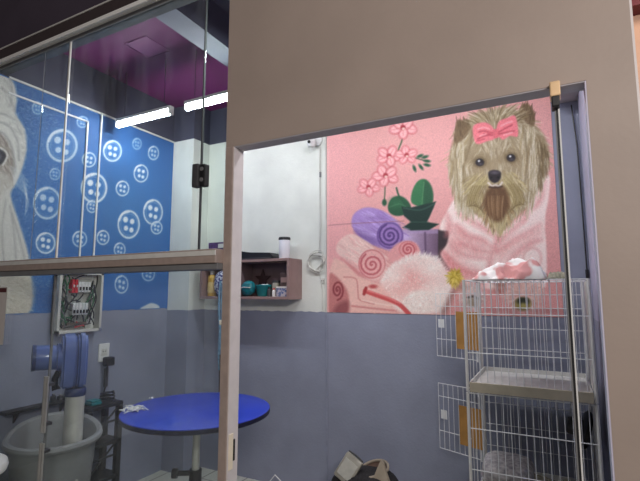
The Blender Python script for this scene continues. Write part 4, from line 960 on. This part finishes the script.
# ================================================================== CABLES ON THE BACK WALL
cc = thing('cable_coil', (-1.665, YB-.02, .25), 'coiled white cable hanging on the white wall beside the pink mural', 'cable coil')
def loop(r, ax, az, n=40, wob=.012, dz=0): 
    ph = random.uniform(0, 6)
    return [(-1.668+ax*math.cos(2*math.pi*k/n)+wob*math.sin(3*2*math.pi*k/n+ph), YB-.012-.006*math.sin(2*math.pi*k/n*2+ph)-r*.002, .248+dz+az*math.sin(2*math.pi*k/n)+wob*math.cos(2*2*math.pi*k/n+ph)) for k in range(n)]
for i in range(5): MB().tube(loop(i, .073-.004*i, .083-.005*i), .0042, 6, closed=True).build('cable_turn', M['offwhite'], cc, True)
for x in (-1.632, -1.640): MB().tube([(x, YB-.008, .335), (x+.003, YB-.008, .6), (x-.002, YB-.008, .9), (x, YB-.008, 1.20)], .0038, 6).build('cable_run', M['offwhite'], cc, True)
MB().tube([(-1.64, YB-.008, .17), (-1.63, YB-.008, .1), (-1.615, YB-.008, .02), (-1.612, YB-.008, -.13)], .003, 6).build('cable_tail', M['offwhite'], cc, True)
B(-1.642, -1.628, YB-.014, YB, .93, .975, b=.002).build('cable_clip', M['grey'], cc)
jb = thing('junction_device', (-1.68, YB, 1.24), 'small white camera-like device high on the white wall above the cable', 'device')
MB().lathe([(.05, 0), (.05, .02), (.035, .03), (0, .03)], (0, 0, 0), 24, mtx=Matrix.Translation(Vector((-1.665, YB, 1.245))) @ Matrix.Rotation(math.radians(90), 4, 'X')).build('base_plate', M['white'], jb, True)
MB().lathe([(0, -.045), (.028, -.035), (.042, 0), (.028, .035), (0, .045)], (-1.69, YB-.055, 1.215), 20).build('dome', M['white'], jb, True)
MB().tube([(-1.69, YB-.095, 1.21), (-1.69, YB-.10, 1.208)], .013, 14).build('lens', M['black'], jb, True)
cd = MB().box(-1.592, -1.580, YB-.012, YB, -.14, 1.37, b=.002).build('cable_conduit', M['offwhite']); tag(cd, 'off-white vertical conduit along the left edge of pink mural', 'conduit')
cd = MB().box(-1.588, -1.576, YB-.008, YB, ZF, -.16, b=.002).build('cable_conduit', mat('bluegrey_conduit_paint', BLUEGREY, .6)); tag(cd, 'blue-grey painted conduit down the lower back wall, below the white one', 'conduit')
sk = thing('wall_socket', (-1.60, YB, .10), 'tiny wall socket with two holes low beside the pink mural', 'socket')
B(-1.632, -1.600, YB-.006, YB, .075, .115, b=.002).build('plate', M['offwhite'], sk)
for x in (-1.623, -1.609): MB().tube([(x, YB-.0055, .095), (x, YB-.008, .095)], .004, 8).build('hole', M['black'], sk)
# black cable on the right
rc = thing('hanging_cable', (.17, YB-.01, .1), 'thin black cable hanging at the corner right of the glass door', 'cable')
MB().tube([(.155, YB-.012, 1.18), (.172, YB-.012, .9), (.176, YB-.012, .5), (.178, YB-.012, .14)], .004, 6).build('cable_run', M['black'], rc, True)
MB().tube([(.178, YB-.012, .14), (.178, YB-.012, .06)], .009, 8).build('cable_plug', M['black'], rc, True)

# ================================================================== DOG CAGES
cx0, cx1, cy0, cy1 = -.432, .145, 2.50, 3.05
hgt = .578
def wires(mb, o, ax, ay, w, h, nx, hz, r=.0021):
    o, ax, ay = Vector(o), Vector(ax), Vector(ay)
    for k in range(nx+1):
        p = o+ax*(w*k/nx); mb.tube([p, p+ay*h], r, 5)
    for t in hz:
        p = o+ay*(h*t); mb.tube([p, p+ax*w], r*1.25, 5)
def make_cage(zt, label):
    zb = zt-hgt
    t = thing('wire_cage', ((cx0+cx1)/2, (cy0+cy1)/2, zb), label, 'cage', 'stacked wire pet cages')
    mb = MB(); wires(mb, (cx0, cy0, zb), (1, 0, 0), (0, 0, 1), cx1-cx0, hgt, 17, (.03, .34, .69, .995)); mb.build('front_panel', M['wire'], t)
    mb = MB(); wires(mb, (cx0, cy1, zb), (1, 0, 0), (0, 0, 1), cx1-cx0, hgt, 17, (.06, .28, .5, .72, .86, .995), .0017); mb.build('back_panel', M['wire'], t)
    mb = MB(); wires(mb, (cx0, cy0, zt-.004), (1, 0, 0), (0, 1, 0), cx1-cx0, cy1-cy0, 17, (0, .5, 1), .002); mb.build('top_panel', M['wire'], t)
    mb = MB(); wires(mb, (cx0, cy0, zb), (0, 1, 0), (0, 0, 1), cy1-cy0, hgt, 5, (.05, .995), .0018); mb.build('side_panel', M['wire'], t)
    B(cx1-.010, cx1-.003, cy0+.015, cy0+.20, zb+.05, zt-.012, b=.002).build('solid_side_panel', M['post'], t)
    for x in (cx0, cx1):
        for y in (cy0, cy1): MB().tube([(x, y, zb), (x, y, zt)], .008, 8).build('corner_post', M['post'], t)
    # pull-out tray: floor, rims and a beige front lip
    mb = MB().box(cx0+.012, cx1-.012, cy0-.004, cy1-.01, zb+.018, zb+.026).box(cx0+.012, cx1-.012, cy1-.016, cy1-.01, zb+.02, zb+.05).box(cx0+.012, cx0+.018, cy0, cy1-.01, zb+.02, zb+.05).box(cx1-.018, cx1-.012, cy0, cy1-.01, zb+.02, zb+.05)
    tr = mb.build('tray', M['tray'], t)
    B(cx0+.012, cx1-.010, cy0-.012, cy0-.005, zb-.002, zb+.048, b=.002).build('tray_lip', M['trayl'], tr)
    # side door swung open to the left, with its hardboard strip and white tag
    hx, hy = cx0-.012, 2.955
    ex, ey = -.715, 3.06
    ax = Vector((ex-hx, ey-hy, 0)); w = ax.length; ax.normalize()
    z0, z1 = zb+.095, zt-.075
    mb = MB(); wires(mb, (hx, hy, z0), ax, (0, 0, 1), w, z1-z0, 8, (0, .27, .80, 1.0), .0019); dm = mb.build('cage_door', M['wire'], t)
    nrm = Vector((-ax.y, ax.x, 0)) * .006
    o = Vector((hx, hy, 0))
    for a, b in ((-.012, .058), (.068, .138)):
        pa_, pb_ = o+ax*a, o+ax*b
        MB().prism([(0, 0), ((pb_-pa_).length, 0), ((pb_-pa_).length, .235), (0, .235)], (pa_.x+nrm.x*.7, pa_.y+nrm.y*.7, z0+.06), ax, (0, 0, 1), nrm*.6).build('hardboard_strip', M['board'], dm)
    p = o+ax*(w-.055)
    lab(MB().prism([(0, 0), (.045, 0), (.045, .055), (0, .055)], (p.x-nrm.x, p.y-nrm.y, z0+.185), ax, (0, 0, 1), -nrm*.4).build('tag', M['white'], dm), 'white square tag')
    MB().tube([o+Vector((0, 0, z0-.01)), o+Vector((0, 0, z1+.01))], .005, 6).build('hinge_rod', M['wire'], dm)
    return t
ZT = .070
cg = make_cage(ZT, 'upper wire pet cage of the stack, cloth lying on its top')
c2 = dup(cg, (0, 0, -hgt-.006), 'lower wire pet cage of the stack, cushion and black blower inside')
st = thing('cage_stand', ((cx0+cx1)/2, (cy0+cy1)/2, ZF), 'low grey metal stand carrying the stacked wire cages', 'stand')
zb2 = ZT-2*hgt-.006
MB().tube([(cx0, cy0, zb2-.014), (cx1, cy0, zb2-.014), (cx1, cy1, zb2-.014), (cx0, cy1, zb2-.014)], .012, 8, closed=True).build('stand_frame', M['post'], st)
for x in (cx0, cx1):
    for y in (cy0, cy1): MB().tube([(x, y, zb2-.014), (x, y, ZF)], .012, 8).build('leg', M['post'], st)
crumple('towel', -.385, -.035, 2.49, 2.72, ZT-.0005, .15, M['towel'], 'crumpled white and pink towel on top of the upper cage', 'towel', 1.7, 1.7, 1.3)
crumple('cloth', -.03, .07, 2.52, 2.70, ZT-.0005, .045, mat('grey_green_cloth', rgb(150, 146, 128), .9, var=.3, scale=30), 'small grey-green cloth beside the towel on the upper cage', 'cloth', 5.1)
bm = bmesh.new(); bmesh.ops.create_icosphere(bm, subdivisions=4, radius=1)
for v in bm.verts:
    q = lambda a, p: math.copysign(abs(a)**p, a)
    n = mnoise.noise(v.co*2.5)*.12; v.co = Vector((q(v.co.x, .5)*.125*(1+n*.4), q(v.co.y, .5)*.15*(1+n*.4), q(v.co.z, .7)*.055*(1+n)))
cu = MB().bm(bm, Matrix.Translation(Vector((-.275, 2.70, -.95)))); zmin = min(v[2] for v in cu.v); cu.v = [(x, y, z+(zb2+.027-zmin)) for x, y, z in cu.v]
# raised on a folded blanket
zc_ = zb2+.027
cu.v = [(x, y, z+.075) for x, y, z in cu.v]
tag(cu.build('cushion', M['lining'], None, True), 'speckled pale cushion on the floor of the lower cage', 'cushion')
crumple('blanket', -.40, .08, 2.54, 3.0, zc_, .085, mat('beige_blanket', rgb(160, 152, 132), .9, var=.15, scale=20), 'beige blanket spread in the lower cage under the cushion', 'blanket', 8.2, 2, 2)
bl = thing('blower', (.10, 2.85, -.72), 'black round blower hung inside the right of lower cage', 'blower')
RX = Matrix.Translation(Vector((.115, 2.86, -.725))) @ Matrix.Rotation(math.radians(-78), 4, 'Y')
MB().lathe([(0, -.012), (.085, -.012), (.10, 0), (.10, .014), (.085, .026), (0, .026)], (0, 0, 0), 32, mtx=RX).build('blower_disc', M['black'], bl, True)
MB().lathe([(.045, .026), (.045, .085), (.036, .10), (0, .10)], (0, 0, 0), 24, mtx=RX).build('blower_motor', M['dgrey'], bl, True)
MB().tube([(.128, 2.86, -.66), (.138, 2.86, -.60)], .006, 8).build('hanging_hook', M['wire'], bl)

# ================================================================== BAG AND FLOOR CORD
bg = thing('pet_bag', (-1.16, 2.86, ZF), 'black mesh pet bag with beige binding on floor by back wall', 'bag')
bm = bmesh.new(); bmesh.ops.create_icosphere(bm, subdivisions=4, radius=1)
for v in bm.verts:
    c = v.co.copy(); sgn = lambda a, p: math.copysign(abs(a)**p, a)
    n = mnoise.noise(c*2.2)*.05
    v.co = Vector((sgn(c.x, .6)*.225*(1+n)*(1-.12*max(0, c.z)), sgn(c.y, .6)*.15*(1+n), (sgn(c.z, .5)*.5+.5)*.365*(1+n*.6)+.003))
MB().bm(bm, Matrix.Translation(Vector((-1.165, 2.86, ZF)))).build('bag_body', M['bag'], bg, True)
# collar opening: beige bound lining standing up at the right
ring = []
for k in range(24):
    a = 2*math.pi*k/24; ring.append((-1.11+.105*math.cos(a), 2.86+.085*math.sin(a), -1.145+.03*math.cos(a-.4)+.03*max(0, math.sin(a))))
MB().tube(ring, .009, 8, closed=True).build('binding', M['beige'], bg, True)
mb = MB(); n = 24; lo_ = [(-1.12+.07*math.cos(2*math.pi*k/n), 2.86+.055*math.sin(2*math.pi*k/n), -1.21) for k in range(n)]
mb.add(ring+lo_, [(k, (k+1) % n, n+(k+1) % n, n+k) for k in range(n)]+[tuple(range(n, 2*n))]); mb.build('lining', M['baglin'], bg, True)
MB().prism([(-.05, -.07), (.0, -.095), (.075, -.08), (.11, -.01), (.085, .035), (.065, .082), (.045, .10), (.028, .06), (.01, .01), (-.02, -.03)], (-1.075, 2.775, -1.145), (1, 0, 0), (0, .3, 1), (0, .02, 0)).build('collar_flap', M['beige'], bg)
po = thing('vinyl_pouch', (-1.23, 2.80, -1.18), 'grey shiny vinyl pouch leaning on top of the black bag', 'pouch')
RP = Matrix.Translation(Vector((-1.235, 2.765, -1.118))) @ Matrix.Rotation(math.radians(30), 4, 'Y') @ Matrix.Rotation(math.radians(-18), 4, 'X')
MB().box(-.062, .062, -.018, .018, -.085, .085, b=.012, mtx=RP).build('pouch_body', M['pouch'], po, True)
MB().box(-.048, .048, -.021, -.017, -.06, .05, b=.002, mtx=RP).build('clear_window', mat('pale_vinyl_window', rgb(176, 174, 166), .2, var=.1, scale=30), po)
MB().tube([RP @ Vector(p) for p in ((-.055, 0, .088), (0, -.004, .094), (.055, 0, .088))], .006, 8).build('zip', M['dgrey'], po, True)
fc = thing('floor_cord', (-1.75, 2.9, ZF), 'thin white looped cord on floor right of the left post', 'cord')
mb = MB().tube([(-1.98, 2.93, ZF+.004), (-1.96, 2.93, -1.40), (-1.90, 2.93, -1.33), (-1.84, 2.93, -1.37), (-1.80, 2.93, -1.45), (-1.76, 2.93, ZF+.004), (-1.6, 2.95, ZF+.004)], .004, 6)
mb.build('cord_run', M['white'], fc, True)
